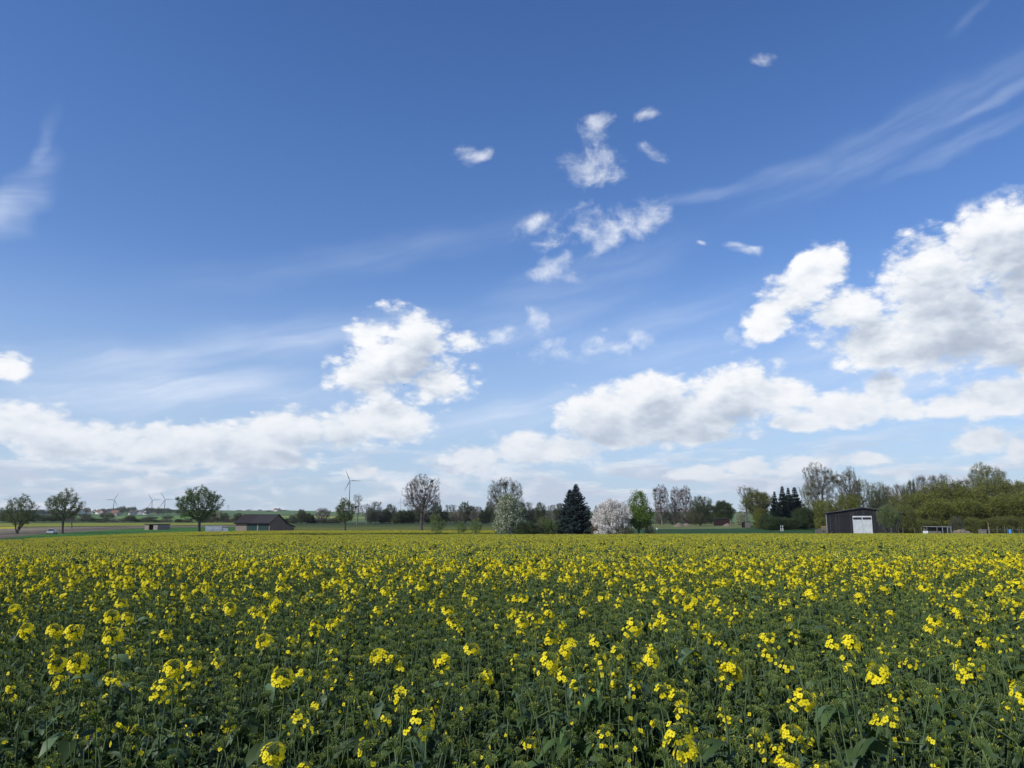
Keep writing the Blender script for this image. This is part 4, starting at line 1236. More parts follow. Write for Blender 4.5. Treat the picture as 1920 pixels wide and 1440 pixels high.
def pylon(label, px, top, Y, wpx):
    p = spot(px, Y); h = ray(px, top, Y).z - p.z; w = wpx / 1465.0 * Y
    t = thing('pylon', label, 'pylon', p, -math.atan2(p.x, p.y))
    mb = MB()
    A, B = [], []
    lv = [0, .25, .45, .62, .75, .87, 1.0]
    hw = lambda q: w * (.5 - .44 * min(q / .62, 1.0))
    for a, b in zip(lv[:-1], lv[1:]):
        for sx, sy in ((1, 1), (1, -1), (-1, -1), (-1, 1)):
            A.append((sx * hw(a), sy * hw(a), a * h)); B.append((sx * hw(b), sy * hw(b), b * h))
        for s1 in (1, -1):
            A.append((s1 * hw(a), -hw(a), a * h)); B.append((-s1 * hw(b), -hw(b), b * h))
    mb.tubes(A, B, .16, .16, 4); obj('lattice', mb, ['metal_grey'], t)
    for q, ln in ((.66, .95), (.80, .75), (.93, .5)):
        mb = MB(); mb.tubes([(-w * ln, 0, q * h), (-w * ln, 0, q * h), (w * ln, 0, q * h)], [(w * ln, 0, q * h), (0, 0, q * h + .04 * h), (0, 0, q * h + .04 * h)], .15, .15, 4)
        obj('cross_arm', mb, ['metal_grey'], t)
    return t


pylon('faint lattice power pylon between the sparse budding tree and the village', 158, 940, 1900, 4.2)
pylon('faint lattice power pylon on the slope behind the barn', 427.5, 947, 2400, 3.6)
p = spot(877, 1500)
ma = thing('mast', 'thin radio mast over the hedge right of the big bare tree', 'mast', p)
mh = ray(877, 938, 1500).z - p.z
mb = MB(); mb.path([(0, 0, 0), (0, 0, mh)], [.55, .30], 6); obj('pole', mb, ['metal_grey'], ma)
mb = MB(); mb.box((-.9, -.9, mh * .9), (.9, .9, mh * .9 + 1.5)); obj('antenna', mb, ['metal_grey'], ma)

# ------------------------------------------------------------------ small things along the edges of the fields


def post(name, label, cat, px, top, Y, w, col, group=None, tilt=0.0, cap=None, band=None):
    p = spot(px, Y); h = ray(px, top, Y).z - p.z
    t = thing(name, label, cat, p, 0, group)
    t.rotation_euler = (0, math.radians(tilt), 0)
    mb = MB(); mb.path([(0, 0, -.1), (0, 0, h * .97), (0, 0, h)], [w / 2, w / 2 * .95, w * .3], 8); o = obj('post', mb, [col], t)
    if cap:
        mb = MB(); mb.path([(0, 0, h - .30), (0, 0, h + .02)], [w * 1.1, w * 1.0], 8); obj('cap', mb, [cap], t)
    if band:
        mb = MB(); mb.path([(0, 0, h * .62), (0, 0, h * .78)], [w * .53, w * .53], 8); obj('band', mb, [band], t)
    return t


post('roadside_marker', 'left one of two white marker posts with a black band before the dark hedge', 'marker post', 1464.6, 985.5, 225, .20, 'plastic_white', 'pair of white marker posts', band='plastic_black')
post('roadside_marker', 'right one of two white marker posts with a black band before the dark hedge', 'marker post', 1468.2, 985.5, 225, .20, 'plastic_white', 'pair of white marker posts', band='plastic_black')
post('white_topped_post', 'dark thin post with a white top right of the bright green pointed tree', 'post', 1232.5, 990, 160, .12, 'wood_grey', cap='plastic_white')
post('dark_post', 'short dark post in the yellow strip left of the big bare tree', 'post', 752, 996.5, 180, .28, 'plastic_black')
post('white_topped_post', 'thin post with a small white top left of the white car on the left', 'post', 85, 1001.5, 232, .12, 'metal_grey', cap='plastic_white')
post('dark_post', 'thin dark post right of the trunk of the sparse budding tree', 'post', 119.5, 1001, 236, .16, 'plastic_black')
post('tall_stake', 'tall pale leaning stake near the right edge', 'stake', 1857, 979, 166, .14, 'wood_pale', tilt=-6)
post('white_topped_post', 'small post with a white box between the cherry and the green tree', 'post', 1188, 989, 160, .14, 'wood_grey', cap='plastic_white')
for k, (px, top) in enumerate([(1672, 989), (1686, 990), (1694, 989), (1729, 988), (1748, 988), (1716, 990), (1806, 990), (1855, 988), (1871, 988), (1885, 987), (1890, 989), (1900, 990), (1912, 988), (1917, 989), (1840, 990)]):
    post('fence_post', 'short grey wooden fence post along the wood on the right', 'fence post', px, top, 168 + (k % 2), .14 if k != 7 else .3, 'wood_grey', 'fence posts along the wood')
p, rz = facing(1902, 168)
mb = MB()
for z in (.6, 1.1):
    mb.tubes([(-6.5, 0, z)], [(4.0, 0, z)], .012, .012, 4)
o = obj('fence_wire', mb, ['metal_grey']); o.location = p; o.rotation_euler = (0, 0, rz); tag(o, 'thin wires of the post fence at the right edge', 'fence')

# log pile
p, rz = facing(1806, 160)
lp = thing('log_pile', 'pile of pale cut logs at the edge of the crop, right of the open shelter', 'log pile', p, rz)
lr = random.Random(2)
for row in range(3):
    for k in range(11 - row * 2):
        x = -1.6 + k * .27 + row * .12 + lr.uniform(-.04, .04)
        z = .98 + row * .19 if k > 4 - row else .95 + row * .13
        mb = MB(); rad = lr.uniform(.10, .15); a = lr.uniform(-.5, .5)
        mb.path([(x, -.45, z), (x + a * .3, .45, z + lr.uniform(-.05, .05))], [rad, rad], 9)
        obj('log', mb, ['wood_pale' if lr.random() < .7 else 'wood_grey'], lp)
mb = MB(); mb.box((-1.9, -.5, 0), (1.8, .5, .84)); obj('pallet_base', mb, ['wood_grey'], lp)
p, rz = facing(1843, 161)
gb = thing('grey_crate', 'small grey-brown box right of the log pile', 'crate', p, rz)
mb = MB(); mb.box((-.72, -.4, 0), (.72, .4, 1.25)); mb.box((-.78, -.45, 1.253), (.78, .45, 1.38)); obj('box_body', mb, ['wood_grey'], gb)
mb = MB(); mb.box((-.70, -.43, .55), (.70, -.403, .6)); mb.box((-.70, -.43, .9), (.70, -.403, .95)); obj('slats', mb, ['wood_grey'], gb)
p, rz = facing(1736, 160)
wt = thing('water_tank', 'small white water tank left of the open shelter', 'water tank', p, rz)
mb = MB(); mb.box((-.45, -.45, .2), (.45, .45, 1.18)); obj('tank', mb, ['plastic_white'], wt)
mb = MB()
for k in range(5):
    mb.box((-.48 + k * .23, -.5, .1), (-.45 + k * .23, -.47, 1.2))
mb.box((-.5, -.5, .02), (.5, .5, .15)); obj('frame', mb, ['metal_grey'], wt)
mb = MB(); mb.path([(0, 0, 1.18), (0, 0, 1.27)], [.15, .14], 10); obj('lid', mb, ['plastic_black'], wt)
p, rz = facing(1895, 160)
bl = thing('blue_barrel', 'small bright blue barrel near the right edge', 'barrel', p, rz)
mb = MB(); mb.path([(0, 0, .1), (0, 0, .2), (0, 0, .65), (0, 0, 1.1), (0, 0, 1.26)], [.24, .28, .30, .28, .22], 14); obj('barrel_body', mb, ['plastic_blue'], bl, True)
mb = MB(); mb.path([(0, 0, 1.262), (0, 0, 1.30)], [.2, .2], 14); obj('lid', mb, ['plastic_blue'], bl)

# white car seen end on, roof just above the crop at the left
p, rz = facing(97, 226)
car = thing('parked_car', 'white car behind the crop on the left, only its roof showing', 'car', p, rz + 2.9)
mb = MB()
prof = [(-.86, .35), (-.90, .75), (-.82, .98), (.82, .98), (.90, .75), (.86, .35)]
mb.prism(prof, -2.1, 2.1)
obj('body', mb, ['white_paint'], car)
mb = MB(); sec = [(-1.75, .72, .98, .98), (-1.1, .62, 1.42, .8), (.7, .62, 1.46, .8), (1.5, .72, .98, .98)]
V = []
for y, hw_, z, q in sec:
    V += [(-.80, y, .985), (-hw_, y, z + .02), (hw_, y, z + .02), (.80, y, .985)]
F = [(r * 4 + i, (r + 1) * 4 + i, (r + 1) * 4 + i + 1, r * 4 + i + 1) for r in range(3) for i in range(3)]
mb.add(V, F)
obj('window', mb, ['glass_dark'], car)
mb = MB(); mb.box((-.60, -1.08, 1.445), (.60, .72, 1.60)); obj('roof', mb, ['white_door'], car)
for x in (-.8, .8):
    for y in (-1.3, 1.3):
        mb = MB(); mb.path([(x - .1, y, .32), (x + .1, y, .32)], [.32, .32], 14); wh = obj('wheel', mb, ['tyre'], car)
        mb = MB(); mb.path([(x - .11, y, .32), (x + .11, y, .32)], [.17, .17], 10); obj('rim', mb, ['metal_grey'], wh)
for x in (-.65, .65):
    mb = MB(); mb.box((x - .15, 2.103, .68), (x + .15, 2.13, .82)); obj('headlight', mb, ['plastic_white'], car)


def bird(label, px, row, Y, span, rz, wing):
    """one continuous body with spread wings"""
    c = ray(px, row, Y)
    s = span / 2
    t = link('bird', None, None, c); t.rotation_euler = (0, 0, rz); tag(t, label, 'bird')
    mb = MB(); mb.path([(0, -.62 * s, 0), (0, -.45 * s, .01 * s), (0, -.30 * s, .03 * s), (0, 0, 0), (0, .35 * s, 0), (0, .60 * s, .01 * s)], [.02 * s, .08 * s, .09 * s, .14 * s, .08 * s, .02 * s], 10)
    for sx in (-1, 1):
        up = math.sin(wing)
        V = [(sx * .08 * s, -.14 * s, .05 * s), (sx * .5 * s, -.22 * s, .5 * s * up), (sx * 1.0 * s, .05 * s, .85 * s * up), (sx * .5 * s, .20 * s, .5 * s * up), (sx * .08 * s, .22 * s, .04 * s)]
        V2 = [(a, b, c_ - .025 * s) for a, b, c_ in V]
        mb.add(V + V2, [(i, (i + 1) % 5, 5 + (i + 1) % 5, 5 + i) for i in range(5)])
        mb.f.append((np.array([[mb.n - 10 + i for i in range(5)]]), 0)); mb.f.append((np.array([[mb.n - 5 + i for i in range(5)][::-1]]), 0))
    mb.add([(-.05 * s, .55 * s, .0), (.05 * s, .55 * s, 0), (.12 * s, .85 * s, 0), (-.12 * s, .85 * s, 0), (-.05 * s, .55 * s, .02 * s), (.05 * s, .55 * s, .02 * s), (.12 * s, .85 * s, .02 * s), (-.12 * s, .85 * s, .02 * s)],
           [(0, 3, 2, 1), (4, 5, 6, 7), (0, 1, 5, 4), (1, 2, 6, 5), (2, 3, 7, 6), (3, 0, 4, 7)])
    obj('bird_body', mb, ['feather'], t, True)


bird('tiny dark bird high in the sky before the white cloud left of the middle', 757.5, 720.5, 55, .22, 1.2, .3)
bird('dark bird low over the green field on the left', 218, 1000, 215, .75, 1.0, .5)


# ------------------------------------------------------------------ rows of look-alikes: say which one
ORD = 'first second third fourth fifth sixth seventh eighth ninth tenth eleventh twelfth thirteenth fourteenth fifteenth sixteenth seventeenth eighteenth nineteenth twentieth twenty-first twenty-second twenty-third twenty-fourth'.split()
ORD = ORD[:19] + [t + ('ieth' if k == 0 else 'y-' + ORD[k - 1]) for t in ('twent', 'thirt', 'fort', 'fift', 'sixt', 'sevent', 'eight') for k in range(10)]
rows_of = {}
for o in list(C.objects):
    if o.parent is None and o.get('label'):
        rows_of.setdefault(o['label'], []).append(o)
for lab, os_ in rows_of.items():
    if len(lab.split()) > 16:
        print('LONG', lab)
    if 1 < len(os_) <= 90:
        os_.sort(key=lambda o: math.atan2(o.location.x, o.location.y))
        for k, o in enumerate(os_):
            o['label'] = lab + ', ' + ORD[k] + ' from left'

# ------------------------------------------------------------------ the hazy spring air
def haze():
    m = bpy.data.materials.new('haze'); m.use_nodes = True
    s = NT(m.node_tree)
    out = s.n('ShaderNodeOutputMaterial'); v = s.n('ShaderNodeVolumePrincipled')
    v.inputs['Color'].default_value = (.95, .98, 1.0, 1)
    v.inputs['Density'].default_value = HAZE_DENSITY
    v.inputs['Anisotropy'].default_value = .2
    s.t.links.new(v.outputs[0], out.inputs['Volume'])
    mb = MB(); mb.box((-4950, -4950, -4.5), (4950, 4950, 240))
    tag(obj('haze', mb, [m]), kind='stuff', label='thin blue haze over the far hills')


HAZE_DENSITY = .00006
haze()


# ------------------------------------------------------------------ rapeseed
def frame_of(ax):
    ax = np.array(ax, float); ax /= np.linalg.norm(ax)
    h = np.array([1., 0, 0]) if abs(ax[0]) < .8 else np.array([0, 1., 0])
    u = np.cross(ax, h); u /= np.linalg.norm(u)
    return ax, u, np.cross(ax, u)


def add_flower(mb, c, nrm, rng, size):
    """four rounded petals in a cross, with a green middle"""
    n, u, w = frame_of(nrm)
    a0 = rng.uniform(0, math.pi)
    cup = rng.uniform(.10, .55)
    for k in range(4):
        a = a0 + k * math.pi / 2 + rng.normal(0, .08)
        d = math.cos(a) * u + math.sin(a) * w; s = np.cross(n, d)
        L = size * rng.uniform(.9, 1.1); wd = size * .56
        pts = [c + n * .0005, c + d * L * .45 + s * wd * .8 + n * L * cup * .5, c + d * L * .88 + s * wd * .75 + n * L * cup * .62, c + d * L + n * L * cup * .55,
               c + d * L * .88 - s * wd * .75 + n * L * cup * .62, c + d * L * .45 - s * wd * .8 + n * L * cup * .5]
        mb.add(pts, [(0, 1, 2, 3, 4, 5)], 0)
    for k in range(3):
        a = k * 2.1
        q = c + n * size * .35 + (math.cos(a) * u + math.sin(a) * w) * size * .12
        mb.tubes([c], [q], .0008, .0010, 3, 1)


def add_bud(mb, base, d, rng, L, rad, mi):
    d, u, w = frame_of(d)
    V = [base] + [base + d * L * .45 + (math.cos(a) * u + math.sin(a) * w) * rad for a in (0, 1.57, 3.14, 4.71)] + [base + d * L]
    mb.add(V, [(0, 2, 1), (0, 3, 2), (0, 4, 3), (0, 1, 4), (5, 1, 2), (5, 2, 3), (5, 3, 4), (5, 4, 1)], mi)


def flower_head(c, ax, rng, nfl, R=.030, drop=.05, big=1.0, dome=None):
    """raceme top: dome of green buds ringed by open flowers, a few loose ones below"""
    mb = MB()                                  # materials: petal, bud, bud_green, rape_stem
    ax, u, w = frame_of(ax)
    dome = dome or rng.uniform(.011, .016) * big
    nb = int(26 + 10 * rng.random())
    for k in range(nb):
        t = (k + .5) / nb; th = math.acos(1 - t * .95); ph = k * 2.399
        d = ax * math.cos(th) + (u * math.cos(ph) + w * math.sin(ph)) * math.sin(th)
        st = c - ax * .010 + d * dome * .45
        add_bud(mb, c - ax * .006 + d * dome * rng.uniform(.85, 1.1), d + ax * .5, rng, .0085 * big, .0021 * big, 1 if rng.random() < .35 else 2)
        mb.tubes([c - ax * .02], [c - ax * .006 + d * dome], .0007, .0007, 3, 2)
    mb.tubes([c - ax * .085, c - ax * .03], [c - ax * .03, c], [.0022, .0018], [.0018, .0014], 4, 3)
    gap = rng.uniform(0, 6.28) if nfl < 9 else None
    for k in range(nfl):
        ph = k * 2.399 + rng.uniform(-.3, .3)
        if gap is not None and nfl < 9:
            ph = gap + rng.normal(0, .9)
        ring = (k / max(nfl, 1)) ** .8
        rad = R * (.80 + .30 * rng.random()) * (1 if ring < .7 else 1.1)
        hgt = .006 - drop * ring * rng.uniform(.7, 1.0)
        side = u * math.cos(ph) + w * math.sin(ph)
        q = c + side * rad + ax * hgt
        mb.tubes([c + ax * (hgt - .022)], [q], .0008, .0008, 3, 3)
        add_flower(mb, q, side * rng.uniform(.5, 1.0) + ax * rng.uniform(.35, .9), rng, .0105 * big * rng.uniform(.85, 1.15))
    for k in range(int(rng.integers(1, 6)) if nfl > 2 else 0):
        ph = rng.uniform(0, 6.28); side = u * math.cos(ph) + w * math.sin(ph)
        b = c - ax * rng.uniform(.045, .080)
        q = b + side * rng.uniform(.018, .035) + ax * .012
        mb.tubes([b], [q], .0008, .0008, 3, 3)
        add_flower(mb, q, side + ax * .4, rng, .0092 * big)
    return mb


def bud_cluster(c, ax, rng, R=.017, yellow=0):
    mb = MB()
    ax, u, w = frame_of(ax)
    nb = int(rng.integers(20, 32))
    for k in range(nb):
        t = (k + .5) / nb; th = math.acos(1 - t * .85); ph = k * 2.399 + rng.normal(0, .1)
        d = ax * math.cos(th) * .75 + (u * math.cos(ph) + w * math.sin(ph)) * math.sin(th)
        q = c + d * R * rng.uniform(.8, 1.15)
        mb.tubes([c - ax * .016], [q], .0008, .0007, 3, 2)
        add_bud(mb, q, d + ax * .6, rng, .0080, .0020, 1 if rng.random() < .4 else 2)
    for k in range(yellow):
        ph = rng.uniform(0, 6.28); side = u * math.cos(ph) + w * math.sin(ph)
        add_flower(mb, c + side * R * 1.4 - ax * .004, side + ax * .5, rng, .0078)
    return mb


def blade(mb, base, dirh, L, wd, rng, rise=.5, mi=0, lobed=False):
    """a drooping lanceolate leaf with a folded midrib"""
    d = np.array([math.cos(dirh), math.sin(dirh), 0.0]); s = np.array([-math.sin(dirh), math.cos(dirh), 0.0])
    tw = rng.normal(0, .35)
    s = s * math.cos(tw) + np.array([0, 0, math.sin(tw)])
    n = 6
    prof = [.25, .62, .95, 1.0, .70, .08] if not lobed else [.25, .40, .75, 1.0, .80, .12]
    V = []
    for k in range(n):
        t = k / (n - 1)
        c = base + d * L * (t - .12 * t * t) + np.array([0, 0, L * (rise * t - (rise + .40) * t * t * .9)])
        h = wd * .5 * prof[k] * (1 + rng.normal(0, .10))
        wav = rng.normal(0, .07) * wd
        V += [c + s * h + np.array([0, 0, h * .28 + wav]), c, c - s * h + np.array([0, 0, h * .28 - wav])]
    F = []
    for k in range(n - 1):
        a = k * 3
        F += [(a, a + 1, a + 4, a + 3), (a + 1, a + 2, a + 5, a + 4)]
    mb.add(V, F, mi)


def rape_plant(seed, kind):
    """returns parts {name: [MB...]} and the place of the main head"""
    rng = np.random.default_rng(seed)
    h = {'full': rng.uniform(1.12, 1.22), 'some': rng.uniform(1.04, 1.16), 'bud': rng.uniform(.92, 1.08)}[kind]
    lean = rng.normal(0, .05, 2)
    top = np.array([lean[0], lean[1], h])
    z = np.linspace(0, 1, 7)
    pts = np.stack([lean[0] * z ** 1.6, lean[1] * z ** 1.6, h * z], 1)
    axm = np.array([rng.uniform(.45, 1.0), rng.normal(0, .15), 1.0])       # heads nod towards the open side
    axm /= np.linalg.norm(axm)
    if kind != 'bud':
        pts[-1] = top; pts = np.concatenate([pts[:-1], [top - axm * .10 + np.array([-.004, 0, -.004]), top - axm * .03, top]]); z = pts[:, 2] / h
        pts[-4] = pts[-4] * .7 + (top - axm * .16) * .3; z[-4] = pts[-4][2] / h
    stem, leaf = MB(), MB()
    stem.path(pts, np.linspace(.0052, .0020, len(pts)), 6, 0)
    parts = {'flower_head': [], 'bud_cluster': []}
    if kind == 'full':
        parts['flower_head'].append(flower_head(top, axm, rng, int(rng.integers(24, 36)), .030, .032, 1.0, rng.uniform(.015, .019)))
    elif kind == 'some':
        parts['flower_head'].append(flower_head(top, axm, rng, int(rng.integers(7, 14)), .027, .035, .95))
    else:
        parts['bud_cluster'].append(bud_cluster(top, axm, rng, .019, int(rng.integers(0, 3))))
    nb = int(rng.integers(5, 8))
    for k in range(nb):
        t = .52 + .40 * k / nb + rng.uniform(-.03, .03)
        b = np.array([np.interp(t, z, pts[:, c]) for c in range(3)])
        a = k * 2.4 + rng.uniform(-.4, .4)
        L = rng.uniform(.20, .40) * (1.25 - .55 * t)
        up = rng.uniform(.9, 1.6)
        e1 = b + np.array([math.cos(a), math.sin(a), .7 * up]) * L * .45
        e2 = b + np.array([math.cos(a) * .62, math.sin(a) * .62, up]) * L
        lim = h - (rng.uniform(.06, .20) if kind != 'bud' else rng.uniform(.0, .12))
        if e2[2] > lim:
            e1[2] -= (e2[2] - lim) * .5; e2[2] = lim
        stem.path([b, e1, e2], [.0028, .0022, .0018], 4, 0)
        ax = e2 - e1
        r = rng.random()
        if kind == 'full' and r < .28 or kind == 'some' and r < .15:
            parts['flower_head'].append(flower_head(e2, ax, rng, int(rng.integers(3, 11)), .022, .035, .9, .011))
        else:
            parts['bud_cluster'].append(bud_cluster(e2, ax, rng, rng.uniform(.012, .018), 1 if rng.random() < .15 else 0))
        blade(leaf, b, a + .1, rng.uniform(.07, .13), rng.uniform(.018, .032), rng, .8, int(rng.random() < .3))
        for q in range(2):
            tt = rng.uniform(.3, .8)
            blade(leaf, b + (e2 - b) * tt, a + rng.uniform(-1.5, 1.5), rng.uniform(.04, .08), rng.uniform(.012, .020), rng, .6, int(rng.random() < .4))
    for k in range(20):
        t = rng.uniform(.30, .84)
        b = np.array([np.interp(t, z, pts[:, c]) for c in range(3)])
        big = 1.25 - t
        blade(leaf, b, rng.uniform(0, 6.28), rng.uniform(.18, .28) * big + .03, rng.uniform(.060, .095) * big + .012, rng, rng.uniform(.3, .8), int(rng.random() < .3), True)
    parts['stem'] = [stem]; parts['foliage'] = [leaf]
    return parts, top


FM = ['petal', 'bud', 'bud_green', 'rape_stem']
rs = random.Random(77)
protos = []
for kd, cnt in (('full', 5), ('some', 4), ('bud', 6)):
    for k in range(cnt):
        parts, top = rape_plant(700 + len(protos) * 7, kd)
        me = []
        for nm, ms_, sm in (('stem', ['rape_stem'], True), ('foliage', ['rape_leaf', 'rape_leaf_pale'], True), ('flower_head', FM, False), ('bud_cluster', FM, False)):
            for mb in parts[nm]:
                me.append((nm, mb.mesh(nm, ms_, sm)))
        whole = MB()
        for nm, mp in (('stem', {0: 3}), ('foliage', {0: 4, 1: 5}), ('flower_head', {0: 0, 1: 1, 2: 2, 3: 3}), ('bud_cluster', {0: 0, 1: 1, 2: 2, 3: 3})):
            for mb in parts[nm]:
                whole.merge(mb, mimap=mp)
        protos.append((kd, me, whole, top))

LABEL = {'full': 'rapeseed plant in the nearest rows carrying a full yellow flower head', 'some': 'rapeseed plant in the nearest rows with a few open yellow flowers', 'bud': 'rapeseed plant in the nearest rows still in green bud'}


def put_plant(i, x, y, s, rz, label=None, head=None):
    kd, me, _, top = protos[i]
    c, sn = math.cos(rz), math.sin(rz)
    if head is not None:                       # stand so that the main head comes to this point
        x = head.x - s * (c * top[0] - sn * top[1]); y = head.y - s * (sn * top[0] + c * top[1])
        zg = float(ground(x, y)); sz = (head.z - zg) / top[2]
    else:
        zg = float(ground(x, y)); sz = s
    r = thing('rapeseed_plant', label or LABEL[kd], 'rapeseed plant', (x, y, zg), rz, 'rapeseed plants in the nearest rows')
    r.scale = (s, s, sz)
    for nm, m in me:
        link(nm, m, r)


# the heads that stand out in the photograph: position and width of the head
HEADS = [
    (530, 1268, 44, 0, 'rapeseed plant with a perfect ring of yellow flowers round green buds, front left of middle'),
    (493, 1203, 34, 1, 'rapeseed plant with a tall double yellow head just above the perfect flower ring'),
    (327, 1252, 38, 2, 'rapeseed plant with a round yellow head, left one of the touching pair at front left'),
    (366, 1250, 32, 3, 'rapeseed plant with a round yellow head, right one of the touching pair at front left'),
    (1513, 1312, 44, 4, 'rapeseed plant with the brightest full yellow head at front right'),
    (1486, 1374, 44, 0, 'rapeseed plant with large green-centred yellow head below the brightest, front right'),
    (1282, 1408, 50, 1, 'rapeseed plant with the largest yellow head at the bottom edge, right of middle'),
    (513, 1412, 48, 2, 'rapeseed plant with a large yellow head at the bottom edge left of the middle'),
    (1034, 1238, 40, 3, 'rapeseed plant with a yellow head open to the right, middle of the front rows'),
    (1193, 1175, 34, 4, 'rapeseed plant with a dense tall yellow head right of the middle of the picture'),
    (1643, 1262, 46, 0, 'rapeseed plant with a broad yellow head leaning right, front right'),
    (992, 1394, 38, 6, 'rapeseed plant with a half-open head at the bottom edge near the middle'),
    (915, 1273, 32, 1, 'rapeseed plant with a small yellow head left of the middle front head'),
    (1480, 1432, 46, 2, 'rapeseed plant with a yellow head cut by the bottom edge at the right'),
    (1652, 1352, 40, 5, 'rapeseed plant with green-topped half-open head below the broad one, front right'),
    (1600, 1206, 40, 3, 'rapeseed plant with a yellow head in a slanting line of flowers, upper front right'),
    (742, 1300, 40, 7, 'rapeseed plant with loose scattered flowers, front between left and middle'),
    (1035, 1196, 28, 4, 'rapeseed plant with a small head directly above the middle front head'),
    (1122, 1203, 34, 5, 'rapeseed plant with a head right of the small one above the middle front head'),
    (885, 1216, 30, 0, 'rapeseed plant with a narrow yellow head left of the middle, upper front'),
    (140, 1186, 34, 1, 'rapeseed plant with the right head of the row of three at the left edge'),
    (104, 1182, 30, 2, 'rapeseed plant with the middle head of the row of three at the left edge'),
    (48, 1180, 30, 3, 'rapeseed plant with the left head of the row of three at the left edge'),
    (107, 1246, 36, 4, 'rapeseed plant with a ragged yellow head below the row of three at the left edge'),
    (300, 1292, 42, 7, 'rapeseed plant with sparse flowers below the touching pair at front left'),
    (1432, 1382, 38, 6, 'rapeseed plant with four or five loose flowers left of the large green-centred head'),
    (1564, 1366, 32, 8, 'rapeseed plant with a few flowers right of the large green-centred head'),
    (1802, 1250, 36, 5, 'rapeseed plant with a half-open head near the right edge'),
    (1912, 1290, 38, 0, 'rapeseed plant with a yellow head cut by the right edge'),
    (1477, 1248, 34, 6, 'rapeseed plant with a half-open head above the brightest one at front right'),
    (1226, 1218, 30, 5, 'rapeseed plant with a green-centred head below the dense tall one'),
    (981, 1168, 26, 1, 'rapeseed plant with a narrow tall head above the middle of the front rows'),
    (1437, 1196, 26, 3, 'rapeseed plant with a small round head left of the slanting line of flowers'),
    (425, 1364, 36, 8, 'rapeseed plant with five separate flowers low at the front left'),
    (432, 1140, 26, 2, 'rapeseed plant with a bright head farther back on the left'),
    (512, 1132, 26, 4, 'rapeseed plant with a round head farther back, right of the bright one on the left'),
    (228, 1130, 22, 0, 'rapeseed plant with a small head farther back near the left edge'),
    (210, 1156, 30, 1, 'rapeseed plant headed between the left-edge three and the small far head'),
]
taken = []
for px, row, wd, i, lab in HEADS:
    Y = .084 * F_PX / wd * .93
    hd = ray(px, row - wd * .12, Y)
    g0 = float(ground(hd.x, hd.y))
    if hd.z - g0 > 1.36:                        # keep the plants to a natural height
        while hd.z - g0 > 1.36:
            Y *= 1.03; hd = ray(px, row - wd * .12, Y); g0 = float(ground(hd.x, hd.y))
    s = wd * Y / F_PX / .084
    put_plant(i, 0, 0, min(max(s, .85), 1.15), rs.gauss(-1.6, .55), lab, hd)
    taken.append((hd.x, hd.y, px, row, wd))

# every other plant of the nearest rows, scattered along the drill rows
cand = []
half = math.radians(38)
n_near = 300 - len(HEADS)
yy = .95
rows_ = []
while yy < 6.5:
    x0 = math.tan(half) * yy + .25
    xx = -x0
    while xx < x0:
        rows_.append((xx + rs.uniform(-.045, .045), yy + rs.uniform(-.05, .05)))
        xx += .165
    yy += .165


def seen(x, y, z):
    """photograph position of a point"""
    f = y * math.cos(PITCH) + (z - CAM_Z) * math.sin(PITCH); u = -y * math.sin(PITCH) + (z - CAM_Z) * math.cos(PITCH)
    return 960 + F_PX * x / f, 720 - F_PX * u / f


def clear(q):
    """no other plant grows into a head that stands free"""
    if q[1] < .8 or min((q[0] - t[0]) ** 2 + (q[1] - t[1]) ** 2 for t in taken) < .07 ** 2:
        return False
    u, v = seen(q[0], q[1], float(ground(*q)) + 1.02)
    return not any(q[1] < t[1] and q[1] > t[1] - 1.1 and abs(u - t[2]) < t[4] * .75 + 55 / q[1] * .5 and v < t[3] + t[4] * .4 for t in taken)


rows_ = [q for q in rows_ if clear(q)]
rows_.sort(key=lambda q: math.hypot(*q))


def choose(y):
    r = rs.random()
    # the farther rows stand fuller in flower
    f = min(1.0, max(0.0, (y - 4.5) / 9.0))
    a, b = .035 + .28 * f, .12 + .52 * f
    return rs.randrange(0, 5) if r < a else (rs.randrange(5, 9) if r < b else rs.randrange(9, 15))


SHORT = ['perfect flower ring', 'tall double head', 'left head of the touching pair', 'right head of the touching pair', 'brightest head at front right', 'green-centred head at front right', 'largest head at the bottom edge', 'bottom head left of the middle', 'middle front head', 'dense tall head right of the middle', 'broad head leaning right', 'half-open bottom head near the middle', 'small head left of the middle', 'bottom head cut off at right', 'green-topped half-open head', 'head in the slanting flower line', 'loose scattered flowers', 'small head above the middle', 'head right of the small one', 'narrow head left of the middle', 'right head of the left-edge three', 'middle head of the left-edge three', 'left head of the left-edge three', 'ragged head below the left-edge three', 'sparse flowers below the pair', 'loose flowers beside the green-centred head', 'flowers right of the green-centred head', 'half-open head near the right edge', 'head cut by the right edge', 'half-open head above the brightest', 'green-centred head below the dense one', 'narrow tall head above the front rows', 'small head left of slanting line', 'five separate low flowers', 'bright far head on the left', 'round far head on the left', 'small far head near the left edge', 'head behind the left-edge three']


